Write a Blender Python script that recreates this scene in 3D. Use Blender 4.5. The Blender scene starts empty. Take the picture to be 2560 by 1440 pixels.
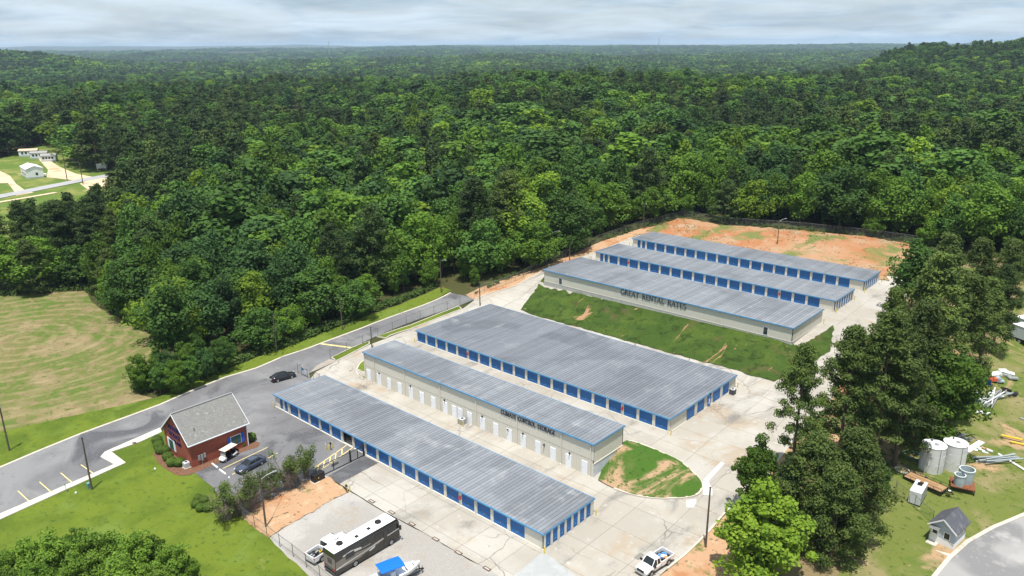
import bpy, math, random
import numpy as np
from mathutils import Vector, Matrix
from mathutils.geometry import delaunay_2d_cdt

S = bpy.context.scene
COL = S.collection
rad = math.radians

# ------------------------------------------------------------------ camera
FPX, YAW, PIT, ROL = 1935.736, 2.30582792, 0.305568603, -0.00795851548
CAM = np.array([0.0, 0.0, 61.69])
_cy, _sy, _cp, _sp = math.cos(YAW), math.sin(YAW), math.cos(PIT), math.sin(PIT)
FW = np.array([_cy * _cp, _sy * _cp, -_sp])
_r = np.array([_sy, -_cy, 0.0]); _u = np.cross(_r, FW)
RT = _r * math.cos(ROL) + _u * math.sin(ROL)
UP = -_r * math.sin(ROL) + _u * math.cos(ROL)
cam = bpy.data.objects.new('camera', bpy.data.cameras.new('camera')); COL.objects.link(cam)
cam.data.sensor_fit = 'HORIZONTAL'; cam.data.sensor_width = 36.0; cam.data.lens = 36.0 * FPX / 2560.0
cam.data.clip_start = 0.5; cam.data.clip_end = 60000.0
cam.matrix_world = Matrix(((RT[0], UP[0], -FW[0], CAM[0]), (RT[1], UP[1], -FW[1], CAM[1]), (RT[2], UP[2], -FW[2], CAM[2]), (0, 0, 0, 1)))
S.camera = cam

# ------------------------------------------------------------------ sun, sky, exposure
SUN_EL, SUN_AZ = 75.0, 125.0           # shadows fall towards azimuth SUN_AZ (world xy)
sdir = Vector((-math.cos(rad(SUN_AZ)) * math.cos(rad(SUN_EL)), -math.sin(rad(SUN_AZ)) * math.cos(rad(SUN_EL)), math.sin(rad(SUN_EL))))
sl = bpy.data.lights.new('sun', 'SUN'); sl.energy = 5.0; sl.angle = rad(0.53); sl.color = (1.0, 0.955, 0.89)
so = bpy.data.objects.new('sun', sl); COL.objects.link(so)
so.rotation_euler = sdir.to_track_quat('Z', 'Y').to_euler()
W = bpy.data.worlds.new('World'); S.world = W; W.use_nodes = True
nt = W.node_tree; nt.nodes.clear()
def wn(t, **k):
    n = nt.nodes.new(t)
    for a, b in k.items(): setattr(n, a, b)
    return n
sky = wn('ShaderNodeTexSky', sky_type='NISHITA', sun_disc=False, sun_elevation=rad(SUN_EL), sun_rotation=math.atan2(sdir.x, sdir.y), altitude=100.0, air_density=1.0, dust_density=1.6, ozone_density=1.2)
tc = wn('ShaderNodeTexCoord'); sep = wn('ShaderNodeSeparateXYZ'); nt.links.new(tc.outputs['Generated'], sep.inputs[0])
def wmath(op, a, b=None, c=None):
    n = wn('ShaderNodeMath', operation=op)
    for i, v in enumerate((a, b, c)):
        if v is None: continue
        if isinstance(v, (int, float)): n.inputs[i].default_value = v
        else: nt.links.new(v, n.inputs[i])
    return n.outputs[0]
zz = wmath('ADD', wmath('MAXIMUM', sep.outputs[2], 0.0), 0.11)
comb = wn('ShaderNodeCombineXYZ')
nt.links.new(wmath('DIVIDE', sep.outputs[0], zz), comb.inputs[0]); nt.links.new(wmath('DIVIDE', sep.outputs[1], zz), comb.inputs[1])
def wnoise(scale, detail, lo, hi, dist=0.3):
    n = wn('ShaderNodeTexNoise'); n.inputs['Scale'].default_value = scale; n.inputs['Detail'].default_value = detail; n.inputs['Roughness'].default_value = 0.58; n.inputs['Distortion'].default_value = dist
    nt.links.new(comb.outputs[0], n.inputs['Vector'])
    m = wn('ShaderNodeMapRange', interpolation_type='SMOOTHSTEP'); m.inputs[1].default_value = lo; m.inputs[2].default_value = hi
    nt.links.new(n.outputs['Fac'], m.inputs[0]); return m.outputs[0]
cover = wnoise(0.75, 8, 0.34, 0.70); shade = wnoise(0.9, 6, 0.40, 0.72, 0.6)
ccol = wn('ShaderNodeMix', data_type='RGBA'); ccol.inputs[6].default_value = (8.0, 9.4, 10.6, 1); ccol.inputs[7].default_value = (5.2, 7.0, 8.9, 1)
nt.links.new(shade, ccol.inputs[0])
cm = wn('ShaderNodeMix', data_type='RGBA'); nt.links.new(wmath('ADD', wmath('MULTIPLY', cover, 0.36), 0.60), cm.inputs[0]); nt.links.new(sky.outputs[0], cm.inputs[6]); nt.links.new(ccol.outputs[2], cm.inputs[7])
bg = wn('ShaderNodeBackground'); bg.inputs['Strength'].default_value = 0.076; nt.links.new(cm.outputs[2], bg.inputs['Color'])
wo = wn('ShaderNodeOutputWorld'); nt.links.new(bg.outputs[0], wo.inputs['Surface'])
vs = S.view_settings; vs.view_transform = 'Standard'; vs.look = 'None'; vs.exposure = 0.34; vs.gamma = 1.0; vs.use_curve_mapping = False
S.render.engine = 'CYCLES'
cy = S.cycles; cy.use_denoising = True; cy.max_bounces = 8; cy.diffuse_bounces = 2; cy.glossy_bounces = 2; cy.transmission_bounces = 4; cy.transparent_max_bounces = 24; cy.volume_bounces = 0
HAZE = 6.2e-5
cy.caustics_reflective = False; cy.caustics_refractive = False; cy.sample_clamp_indirect = 4.0

# ------------------------------------------------------------------ terrain height
def sstep(a, b, x):
    t = np.clip((np.asarray(x, float) - a) / (b - a), 0, 1); return t * t * (3 - 2 * t)
_ty = np.arange(-400.0, 900.0, 0.5)
def table(pts, smooth):
    z = np.interp(_ty, [p[0] for p in pts], [p[1] for p in pts])
    if smooth > 1:
        k = np.ones(smooth) / smooth; z = np.convolve(np.pad(z, smooth, mode='edge'), k, 'same')[smooth:-smooth]
    return z
TL = table([(75, 0), (85, .35), (100, 1.7), (122, 2.4), (138, 4.6), (158, 6.7), (190, 7.6), (206, 8.3)], 13)
TM = table([(84.6, 0), (89.6, 2.0), (124.6, 2.05), (138.4, 5.75), (141, 6.68), (152, 6.7), (158, 7.15), (164, 7.24), (174, 7.45), (190, 7.6), (196, 8.0), (208, 9.8)], 3)
TR = table([(78, 0), (90, 1.0), (99, 1.95), (122, 2.5), (138, 4.9), (154, 6.7), (176, 7.4), (192, 7.6), (200, 8.2), (212, 9.6)], 13)
def Z(x, y):
    x = np.asarray(x, float); y = np.asarray(y, float)
    l = np.interp(y, _ty, TL); m = np.interp(y, _ty, TM); r = np.interp(y, _ty, TR)
    bank = sstep(126, 138, y) * (1 - sstep(138.5, 141, y))
    m = m + bank * (np.clip((x + 84) / 31.0, -1, 1) * 0.5)
    z = m + (l - m) * sstep(-116.5, -124, x) + (r - m) * sstep(-57.5, -45.5, x)
    lot = 0.6 + 0.022 * (y - 90)
    z = z + (lot - z) * sstep(-36, -16, x)
    left = 0.25 * l + 0.6 * sstep(-170, -240, x)
    z = z + (left - z) * sstep(-140, -190, x)
    d = np.hypot(x + 90, y - 110); c = np.hypot(x, y)
    wf = sstep(190, 420, d)
    far = 4.0 + 3.0 * np.sin(x * .0061 + 1.3) * np.cos(y * .0053 + .4) + 2.2 * np.sin((x + y) * .013)
    mid = -22 * sstep(900, 1500, c)
    roll = sstep(1200, 3200, c) * (12 * np.sin(x * .0021 + y * .0009 + .5) * np.sin(y * .0017 + 1.1) + 7 * np.sin(x * .0047 - y * .0031))
    rise = 30 * sstep(3500, 8500, c) * (0.75 + .35 * np.sin(x * .0006 + 2) * np.cos(y * .0005))
    ang = np.degrees(np.arctan2(y, x))
    hill = 51 * np.exp(-((c - 1420) / 300.0) ** 2) * sstep(112.5, 104.5, ang) * sstep(40, 75, ang) * (1 + .06 * np.sin(ang * .9))
    ridge = 47 * np.exp(-((c - 2600) / 500.0) ** 2) * sstep(156.5, 163, ang)
    rise = rise + 85 * sstep(12500, 15500, c) * sstep(120, 150, ang) * (.55 + .45 * np.sin(ang * .55) * np.sin(ang * 1.7 + 1))
    mound = 9 * np.exp(-((x + 330) / 150.0) ** 2 - ((y - 560) / 170.0) ** 2)
    return z + (far + mid + roll + rise + hill + ridge + mound - z) * wf
def z1(x, y): return float(Z(x, y))
def ray(px, py): return FW + RT * ((px - 1280) / FPX) + UP * ((720 - py) / FPX)
def at(px, py):
    """ground point of the terrain seen at photograph position px, py"""
    d = ray(px, py); t = 40.0
    for _ in range(60):
        p = CAM + d * t; h = p[2] - z1(p[0], p[1])
        t += h / max(1e-3, -d[2]) * 0.8
        if abs(h) < 1e-3: break
    p = CAM + d * t; return np.array([p[0], p[1], z1(p[0], p[1])])
def atz(px, py, z):
    d = ray(px, py); return CAM + d * ((z - CAM[2]) / d[2])
def aty(px, py, y):
    d = ray(px, py); return CAM + d * ((y - CAM[1]) / d[1])
def atx(px, py, x):
    d = ray(px, py); return CAM + d * ((x - CAM[0]) / d[0])
def topix(p):
    d = np.asarray(p, float) - CAM; w = d @ FW; return 1280 + FPX * (d @ RT) / w, 720 - FPX * (d @ UP) / w, w
def P2(pts): return [tuple(at(*p)[:2]) for p in pts]

# ------------------------------------------------------------------ materials
MATS = {}
def mat(name, base, rough=.8, spec=.25, metal=0.0, layers=(), bump=None, rnd=0.0, rndcol=None, emit=None, alpha=None, trans=0.0, coord='Object', mapscale=(1, 1, 1), coat=0.0, hook=None):
    """layers: (colour, scale, lo, hi[, detail, distortion, stretch]); mixes the colour in where noise passes lo..hi"""
    if name in MATS: return MATS[name]
    m = bpy.data.materials.new(name); m.use_nodes = True; t = m.node_tree; N, L = t.nodes, t.links
    b = N['Principled BSDF']; b.inputs['Roughness'].default_value = rough; b.inputs['Specular IOR Level'].default_value = spec; b.inputs['Metallic'].default_value = metal
    b.inputs['Base Color'].default_value = (*base, 1)
    if coat: b.inputs['Coat Weight'].default_value = coat; b.inputs['Coat Roughness'].default_value = .06
    m.diffuse_color = (*base, 1)
    col = None; vec = None
    if layers or bump or hook:
        vec = N.new('ShaderNodeNewGeometry').outputs['Position'] if coord == 'World' else N.new('ShaderNodeTexCoord').outputs[coord]
        if mapscale != (1, 1, 1):
            mp = N.new('ShaderNodeMapping'); mp.inputs['Scale'].default_value = mapscale; L.new(vec, mp.inputs[0]); vec = mp.outputs[0]
    def noise(scale, detail=4, dist=0.0, stretch=None, rotz=0.0):
        n = N.new('ShaderNodeTexNoise'); n.inputs['Scale'].default_value = scale; n.inputs['Detail'].default_value = detail; n.inputs['Distortion'].default_value = dist; n.inputs['Roughness'].default_value = .6
        v = vec
        if stretch:
            mp = N.new('ShaderNodeMapping'); mp.inputs['Scale'].default_value = stretch; mp.inputs['Rotation'].default_value = (0, 0, rotz); L.new(vec, mp.inputs[0]); v = mp.outputs[0]
        L.new(v, n.inputs['Vector']); return n.outputs['Fac']
    def rng(src, lo, hi, a=0.0, c=1.0):
        r = N.new('ShaderNodeMapRange'); r.interpolation_type = 'SMOOTHSTEP'; r.inputs[1].default_value = lo; r.inputs[2].default_value = hi; r.inputs[3].default_value = a; r.inputs[4].default_value = c
        L.new(src, r.inputs[0]); return r.outputs[0]
    def mix(fac, a, c, mode='MIX'):
        x = N.new('ShaderNodeMix'); x.data_type = 'RGBA'; x.blend_type = mode
        for i, v in ((0, fac), (6, a), (7, c)):
            if isinstance(v, (int, float)): x.inputs[i].default_value = v
            elif isinstance(v, tuple): x.inputs[i].default_value = (*v[:3], 1)
            else: L.new(v, x.inputs[i])
        return x.outputs[2]
    def math_(op, a, c=0.0):
        x = N.new('ShaderNodeMath'); x.operation = op
        for i, v in enumerate((a, c)):
            if isinstance(v, (int, float)): x.inputs[i].default_value = v
            else: L.new(v, x.inputs[i])
        return x.outputs[0]
    for ly in layers:
        c, sc, lo, hi = ly[:4]; det = ly[4] if len(ly) > 4 else 4; dist = ly[5] if len(ly) > 5 else 0.0; st = ly[6] if len(ly) > 6 else None; rz = ly[7] if len(ly) > 7 else 0.0
        col = mix(rng(noise(sc, det, dist, st, rz), lo, hi), col if col is not None else tuple(base), tuple(c))
    if hook: col = hook(dict(N=N, L=L, vec=vec, noise=noise, rng=rng, mix=mix, math=math_), col if col is not None else tuple(base)) 
    if rnd or rndcol:
        oi = N.new('ShaderNodeObjectInfo')
        if rndcol: col = mix(rng(oi.outputs['Random'], 0, 1), col if col is not None else tuple(base), tuple(rndcol))
        if rnd:
            h = N.new('ShaderNodeHueSaturation'); r1 = N.new('ShaderNodeMapRange'); r1.inputs[3].default_value = 1 - rnd; r1.inputs[4].default_value = 1 + rnd
            L.new(oi.outputs['Random'], r1.inputs[0]); L.new(r1.outputs[0], h.inputs['Value'])
            if col is None: h.inputs['Color'].default_value = (*base, 1)
            elif isinstance(col, tuple): h.inputs['Color'].default_value = (*col[:3], 1)
            else: L.new(col, h.inputs['Color'])
            col = h.outputs[0]
    if col is not None and not isinstance(col, tuple): L.new(col, b.inputs['Base Color'])
    if bump:
        bn = N.new('ShaderNodeBump'); bn.inputs['Strength'].default_value = bump[1]; bn.inputs['Distance'].default_value = bump[2] if len(bump) > 2 else .05
        L.new(noise(bump[0], 5), bn.inputs['Height']); L.new(bn.outputs[0], b.inputs['Normal'])
    if trans:
        o = N['Material Output']; tr = N.new('ShaderNodeBsdfTranslucent'); ms = N.new('ShaderNodeMixShader'); ms.inputs[0].default_value = trans
        if col is not None and not isinstance(col, tuple): L.new(col, tr.inputs['Color'])
        else: tr.inputs['Color'].default_value = (*base, 1)
        L.new(b.outputs[0], ms.inputs[1]); L.new(tr.outputs[0], ms.inputs[2]); L.new(ms.outputs[0], o.inputs['Surface'])
    MATS[name] = m; return m

# ------------------------------------------------------------------ mesh collector
class MB:
    def __init__(s): s.v = []; s.f = []; s.mi = []; s.cur = 0
    def add(s, vs, fs, mi=None):
        o = len(s.v); s.v += [tuple(map(float, p)) for p in vs]; s.f += [tuple(i + o for i in f) for f in fs]; s.mi += [s.cur if mi is None else mi] * len(fs); return s
    def box(s, x0, x1, y0, y1, z0, z1, mi=None):
        return s.add([(x0, y0, z0), (x1, y0, z0), (x1, y1, z0), (x0, y1, z0), (x0, y0, z1), (x1, y0, z1), (x1, y1, z1), (x0, y1, z1)],
                     [(0, 3, 2, 1), (4, 5, 6, 7), (0, 1, 5, 4), (1, 2, 6, 5), (2, 3, 7, 6), (3, 0, 4, 7)], mi)
    def bar(s, a, b, w, h, mi=None, up=(0, 0, 1)):
        a = Vector(a); b = Vector(b); d = (b - a).normalized(); u = Vector(up)
        r = d.cross(u)
        if r.length < 1e-4: r = d.cross(Vector((1, 0, 0)))
        r.normalize(); u = r.cross(d)
        q = [(-w / 2, -h / 2), (w / 2, -h / 2), (w / 2, h / 2), (-w / 2, h / 2)]
        vs = [a + r * x + u * y for x, y in q] + [b + r * x + u * y for x, y in q]
        return s.add(vs, [(0, 3, 2, 1), (4, 5, 6, 7), (0, 1, 5, 4), (1, 2, 6, 5), (2, 3, 7, 6), (3, 0, 4, 7)], mi)
    def tube(s, path, r, n=8, mi=None, caps=True):
        path = [Vector(p) for p in path]; rs = r if isinstance(r, (list, tuple)) else [r] * len(path); vs = []; fs = []
        pr = None
        for i, p in enumerate(path):
            d = (path[min(i + 1, len(path) - 1)] - path[max(i - 1, 0)]).normalized()
            a = Vector((0, 0, 1)) if abs(d.z) < .9 else Vector((1, 0, 0))
            if pr is not None: a = pr
            e = a - d * a.dot(d); e.normalize(); g = d.cross(e); pr = e
            vs += [p + (e * math.cos(2 * math.pi * k / n) + g * math.sin(2 * math.pi * k / n)) * rs[i] for k in range(n)]
        for i in range(len(path) - 1):
            for k in range(n): fs.append((i * n + k, i * n + (k + 1) % n, (i + 1) * n + (k + 1) % n, (i + 1) * n + k))
        if caps: fs += [tuple(range(n - 1, -1, -1)), tuple((len(path) - 1) * n + k for k in range(n))]
        return s.add(vs, fs, mi)
    def lathe(s, prof, n=20, c=(0, 0, 0), mi=None):
        vs = []; fs = []
        for r, z in prof: vs += [(c[0] + r * math.cos(2 * math.pi * k / n), c[1] + r * math.sin(2 * math.pi * k / n), c[2] + z) for k in range(n)]
        for i in range(len(prof) - 1):
            for k in range(n): fs.append((i * n + k, i * n + (k + 1) % n, (i + 1) * n + (k + 1) % n, (i + 1) * n + k))
        return s.add(vs, fs, mi)
    def loft(s, secs, mi=None, closed=True, cap=True):
        n = len(secs[0]); vs = [p for q in secs for p in q]; fs = []
        for i in range(len(secs) - 1):
            for k in range(n if closed else n - 1): fs.append((i * n + k, i * n + (k + 1) % n, (i + 1) * n + (k + 1) % n, (i + 1) * n + k))
        if cap: fs += [tuple(range(n - 1, -1, -1)), tuple((len(secs) - 1) * n + k for k in range(n))]
        return s.add(vs, fs, mi)
    def prism(s, poly, z0, z1, mi=None):
        n = len(poly); vs = [(x, y, z0) for x, y in poly] + [(x, y, z1) for x, y in poly]
        return s.add(vs, [tuple(range(n - 1, -1, -1)), tuple(range(n, 2 * n))] + [(i, (i + 1) % n, n + (i + 1) % n, n + i) for i in range(n)], mi)
    def mesh(s, name, mats, smooth=False):
        me = bpy.data.meshes.new(name); me.from_pydata(s.v, [], s.f)
        for m in (mats if isinstance(mats, (list, tuple)) else [mats]): me.materials.append(m)
        if any(s.mi): me.polygons.foreach_set('material_index', s.mi)
        if smooth: me.polygons.foreach_set('use_smooth', [True] * len(s.f))
        me.update(); return me
    def build(s, name, mats, parent=None, loc=(0, 0, 0), rz=0.0, smooth=False, bevel=0.0):
        o = bpy.data.objects.new(name, s.mesh(name, mats, smooth)); COL.objects.link(o); o.location = loc; o.rotation_euler = (0, 0, rz)
        if parent: o.parent = parent
        if bevel:
            bv = o.modifiers.new('bevel', 'BEVEL'); bv.width = bevel; bv.segments = 2; bv.limit_method = 'ANGLE'
        return o
def tag(o, label=None, cat=None, group=None, kind=None):
    for k, v in (('label', label), ('category', cat), ('group', group), ('kind', kind)):
        if v: o[k] = v
    return o
def thing(name, label, cat, loc=(0, 0, 0), rz=0.0, group=None, scale=1.0):
    o = bpy.data.objects.new(name, None); COL.objects.link(o); o.location = loc; o.rotation_euler = (0, 0, rz); o.empty_display_size = .2
    if scale != 1.0: o.scale = (scale,) * 3
    return tag(o, label, cat, group)
def part(name, me, parent, loc=(0, 0, 0), rz=0.0):
    o = bpy.data.objects.new(name, me); COL.objects.link(o); o.parent = parent; o.location = loc; o.rotation_euler = (0, 0, rz); return o
def copy_tree(o, parent=None, label=None, loc=None, rz=None):
    c = o.copy(); COL.objects.link(c); c.parent = parent
    if label: c['label'] = label
    if loc is not None: c.location = loc
    if rz is not None: c.rotation_euler = (0, 0, rz)
    for ch in o.children: copy_tree(ch, c)
    return c
# ------------------------------------------------------------------ ground materials
G1, G2, G3 = (.118, .158, .018), (.074, .112, .013), (.135, .185, .034)
TAN, CLAY, RED = (.42, .31, .17), (.47, .26, .12), (.40, .155, .06)
def lines_hook(ctx, col):
    # concrete: slab joints, wandering cracks, stains
    N, L = ctx['N'], ctx['L']
    br = N.new('ShaderNodeTexBrick'); br.offset = 0.0; br.inputs['Scale'].default_value = 1.0; br.inputs['Brick Width'].default_value = 6.1; br.inputs['Row Height'].default_value = 5.4
    br.inputs['Mortar Size'].default_value = .05; br.inputs['Mortar Smooth'].default_value = .3; br.inputs['Bias'].default_value = 0.0
    br.inputs['Color1'].default_value = (1, 1, 1, 1); br.inputs['Color2'].default_value = (.92, .925, .93, 1); br.inputs['Mortar'].default_value = (.64, .62, .59, 1)
    mp = N.new('ShaderNodeMapping'); mp.inputs['Location'].default_value = (1.2, .6, 0); L.new(ctx['vec'], mp.inputs[0]); L.new(mp.outputs[0], br.inputs['Vector'])
    col = ctx['mix'](1.0, col, br.outputs['Color'], 'MULTIPLY')
    vo = N.new('ShaderNodeTexVoronoi'); vo.feature = 'DISTANCE_TO_EDGE'; vo.inputs['Scale'].default_value = .085; vo.inputs['Randomness'].default_value = 1.0
    nz = N.new('ShaderNodeTexNoise'); nz.inputs['Scale'].default_value = .35; nz.inputs['Detail'].default_value = 5
    L.new(ctx['vec'], nz.inputs['Vector']); ad = N.new('ShaderNodeMix'); ad.data_type = 'RGBA'; ad.blend_type = 'LINEAR_LIGHT'; ad.inputs[0].default_value = .9
    L.new(ctx['vec'], ad.inputs[6]); L.new(nz.outputs['Color'], ad.inputs[7]); L.new(ad.outputs[2], vo.inputs['Vector'])
    crack = ctx['math']('MULTIPLY', ctx['rng'](vo.outputs['Distance'], .0035, .0075, 1, 0), ctx['rng'](ctx['noise'](.05, 2), .44, .58))
    col = ctx['mix'](ctx['math']('MULTIPLY', crack, .6), col, (.10, .09, .085))
    vo2 = N.new('ShaderNodeTexVoronoi'); vo2.feature = 'DISTANCE_TO_EDGE'; vo2.inputs['Scale'].default_value = 1.15; L.new(ad.outputs[2], vo2.inputs['Vector'])
    al = ctx['math']('MULTIPLY', ctx['rng'](vo2.outputs['Distance'], .02, .05, 1, 0), ctx['rng'](ctx['noise'](.075, 1), .655, .69))
    return ctx['mix'](ctx['math']('MULTIPLY', al, .7), col, (.13, .12, .11))
m_conc = mat('concrete_yard', (.355, .325, .278), .9, .2, layers=[((.41, .385, .34), .11, .42, .62, 3), ((.35, .275, .195), .13, .54, .72, 4, .4), ((.20, .19, .172), .23, .54, .76, 5, .5, (1, .45, 1), .5), ((.43, .405, .36), .9, .60, .74, 3), ((.29, .265, .23), .6, .60, .78, 5, .3, (.06, 1, 1)), ((.15, .145, .135), .45, .70, .80, 4, .3), ((.32, .30, .27), 2.6, .58, .74, 4)], bump=(6, .12, .01), hook=lines_hook)
m_asph = mat('asphalt', (.145, .143, .148), .92, .2, layers=[((.205, .203, .205), .055, .44, .60, 5, .6), ((.088, .088, .095), .085, .54, .66, 5, .8), ((.235, .228, .222), .25, .58, .76, 6, .8, (.25, 1, 1), .3), ((.085, .085, .09), 1.1, .60, .74, 5), ((.19, .187, .185), 3.5, .58, .72, 4), ((.06, .06, .063), .3, .71, .735, 6, .9, (.15, 1, 1), .7)], bump=(18, .2, .01))
m_asph_new = mat('asphalt_patch', (.085, .085, .09), .9, .2, layers=[((.12, .12, .125), .4, .45, .65), ((.06, .06, .065), 2.5, .55, .7)], bump=(18, .2, .01))
m_pave = mat('sidewalk_concrete', (.55, .50, .43), .9, .2, layers=[((.44, .39, .32), .7, .5, .72), ((.62, .58, .52), 2.2, .55, .7)], rnd=.07)
m_kerb = mat('kerb_concrete', (.50, .45, .38), .9, .2, layers=[((.36, .31, .25), .5, .5, .72), ((.58, .54, .47), 2.2, .55, .7)])
m_white = mat('white_line', (.72, .71, .68), .8, .2, layers=[((.5, .48, .45), 3, .55, .75)])
m_yell = mat('yellow_line', (.70, .56, .22), .8, .2, layers=[((.42, .36, .22), 3, .55, .75)])
m_gravel = mat('gravel', (.30, .28, .255), .95, .15, layers=[((.37, .35, .325), .10, .44, .62, 5), ((.30, .245, .175), .17, .54, .72, 5, .5), ((.24, .245, .235), .3, .58, .72, 5), ((.22, .205, .19), 9, .56, .70, 3), ((.44, .42, .395), 11, .58, .70, 3)], bump=(14, .5, .03))
m_clay = mat('bare_clay', (.41, .255, .15), .95, .1, layers=[((.36, .17, .08), .12, .48, .66, 4, .4), ((.46, .33, .21), .5, .52, .70, 5), ((.17, .12, .07), 1.5, .57, .70, 6, .3), ((.12, .14, .04), .22, .60, .70, 6), ((.11, .13, .04), 1.1, .62, .72, 5)], bump=(3, .5, .08))
m_red = mat('red_bank', (.36, .215, .125), .95, .1, layers=[((.34, .145, .065), .045, .42, .58, 3, .4), ((.35, .25, .165), .16, .50, .70, 6), ((.14, .16, .05), .10, .49, .62, 7, .7), ((.20, .17, .075), .9, .58, .70, 6), ((.24, .11, .05), .5, .62, .74, 6, .4, (.3, 1.4, 1))], bump=(2, .5, .12))
m_lawn = mat('lawn', G1, .95, .1, layers=[(G2, .09, .42, .62, 6, .8), ((.125, .175, .030), .16, .52, .70, 6, .6), ((.19, .20, .062), .35, .64, .78, 6, .5), ((.05, .09, .014), 1.2, .54, .70, 6, .3), ((.13, .18, .035), 3.0, .58, .72, 5), ((.045, .08, .012), 7, .60, .74, 3)], bump=(7, .7, .06))
m_bank = mat('bank_grass', (.042, .076, .014), .95, .1, layers=[((.064, .100, .017), .12, .42, .62, 6, .8), ((.026, .046, .010), .45, .50, .66, 6, .4), ((.090, .078, .032), .16, .55, .70, 6, .5), ((.046, .074, .014), 1.6, .52, .66, 6), ((.33, .19, .105), .17, .655, .69, 7, 1.0), ((.30, .175, .095), .30, .66, .70, 6, .9, (1.6, .4, 1)), ((.018, .030, .008), 2.6, .58, .70, 5)], bump=(3, .9, .14))
m_berm = mat('berm_grass', (.052, .112, .016), .95, .1, layers=[((.085, .125, .03), .3, .5, .68, 5), ((.36, .24, .145), .11, .50, .60, 7, .9), ((.035, .075, .012), 1.6, .56, .68, 5), ((.06, .10, .02), 1.3, .54, .64, 6)], bump=(3, .6, .08))
m_lot = mat('yard_grass', (.125, .150, .035), .95, .1, layers=[((.075, .125, .02), .1, .48, .66, 6, .6), ((.22, .19, .09), .13, .46, .66, 6, .4), ((.36, .24, .14), .10, .57, .66, 7, .5), ((.055, .085, .016), 1.1, .56, .70, 6), ((.30, .24, .14), .8, .64, .74, 6)], bump=(4, .6, .06))
m_scrub = mat('grove_scrub', (.20, .155, .08), .95, .1, layers=[((.085, .115, .025), .2, .48, .62, 5), ((.36, .21, .10), .13, .56, .70, 5), ((.10, .075, .04), .9, .55, .70, 5)], bump=(4, .6, .06))  # brown ground mottled with green and clay tones
def field_hook(ctx, col):
    w = ctx['N'].new('ShaderNodeTexWave'); w.wave_type = 'RINGS'; w.rings_direction = 'SPHERICAL'; mpf = ctx['N'].new('ShaderNodeMapping'); fc = at(60, 850); mpf.inputs['Location'].default_value = (-fc[0], -fc[1] * 1.0, 0); ctx['L'].new(ctx['vec'], mpf.inputs[0])
    w.inputs['Scale'].default_value = .085; w.inputs['Distortion'].default_value = 5.0; w.inputs['Detail'].default_value = 3.0; w.inputs['Detail Scale'].default_value = .22; w.inputs['Detail Roughness'].default_value = .45
    ctx['L'].new(mpf.outputs[0], w.inputs['Vector'])
    f = ctx['math']('MULTIPLY', ctx['rng'](w.outputs['Fac'], .55, .95), ctx['rng'](ctx['noise'](.35, 5), .36, .60))
    return ctx['mix'](ctx['math']('MULTIPLY', f, .36), col, (.33, .25, .14))
m_field = mat('mown_field', (.130, .140, .042), .95, .1, layers=[((.085, .135, .024), .06, .40, .58, 7, .8), ((.235, .185, .098), .09, .46, .64, 6, .6), ((.20, .15, .08), .5, .48, .66, 6), ((.46, .27, .13), .035, .65, .70, 6, .3), ((.085, .115, .025), .8, .54, .66, 7, .4), ((.30, .22, .13), 1.6, .62, .74, 6), ((.075, .085, .025), 3.2, .58, .70, 5)], bump=(3, .8, .08), hook=field_hook)
m_mulch = mat('mulch', (.17, .088, .055), .95, .1, layers=[((.10, .05, .035), 3.5, .5, .65), ((.25, .15, .10), 5, .58, .7)], bump=(9, .8, .06))
m_drive = mat('dirt_drive', (.56, .44, .30), .95, .1, layers=[((.44, .31, .18), .12, .5, .7), ((.60, .53, .42), .4, .55, .7)])
m_floor = mat('forest_floor', (.060, .062, .022), .95, .1, layers=[((.035, .045, .013), .08, .45, .65, 5), ((.105, .075, .038), .3, .55, .72, 5)], bump=(2, .6, .15))

# ------------------------------------------------------------------ draped sheets
SINK = []
def inpoly(poly, x, y):
    x = np.asarray(x); y = np.asarray(y); r = np.zeros(x.shape, bool); n = len(poly)
    for i in range(n):
        x0, y0 = poly[i]; x1, y1 = poly[(i + 1) % n]
        if y0 == y1: continue
        c = ((y0 > y) != (y1 > y)); r ^= c & (x < (x1 - x0) * (y - y0) / (y1 - y0) + x0)
    return r
def densify(poly, step, closed=True):
    o = []; n = len(poly)
    for i in range(n if closed else n - 1):
        a = np.array(poly[i]); b = np.array(poly[(i + 1) % n]); k = max(1, int(np.ceil(np.hypot(*(b - a)) / step)))
        o += [tuple(a + (b - a) * j / k) for j in range(k)]
    if not closed: o.append(tuple(poly[-1]))
    return o
def smoothp(poly, it=2, closed=True):
    for _ in range(it):
        n = len(poly); o = []
        for i in range(n if closed else n - 1):
            a = np.array(poly[i]); b = np.array(poly[(i + 1) % n]); o += [tuple(a * .75 + b * .25), tuple(a * .25 + b * .75)]
        if not closed: o = [poly[0]] + o + [poly[-1]]
        poly = o
    return poly
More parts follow.
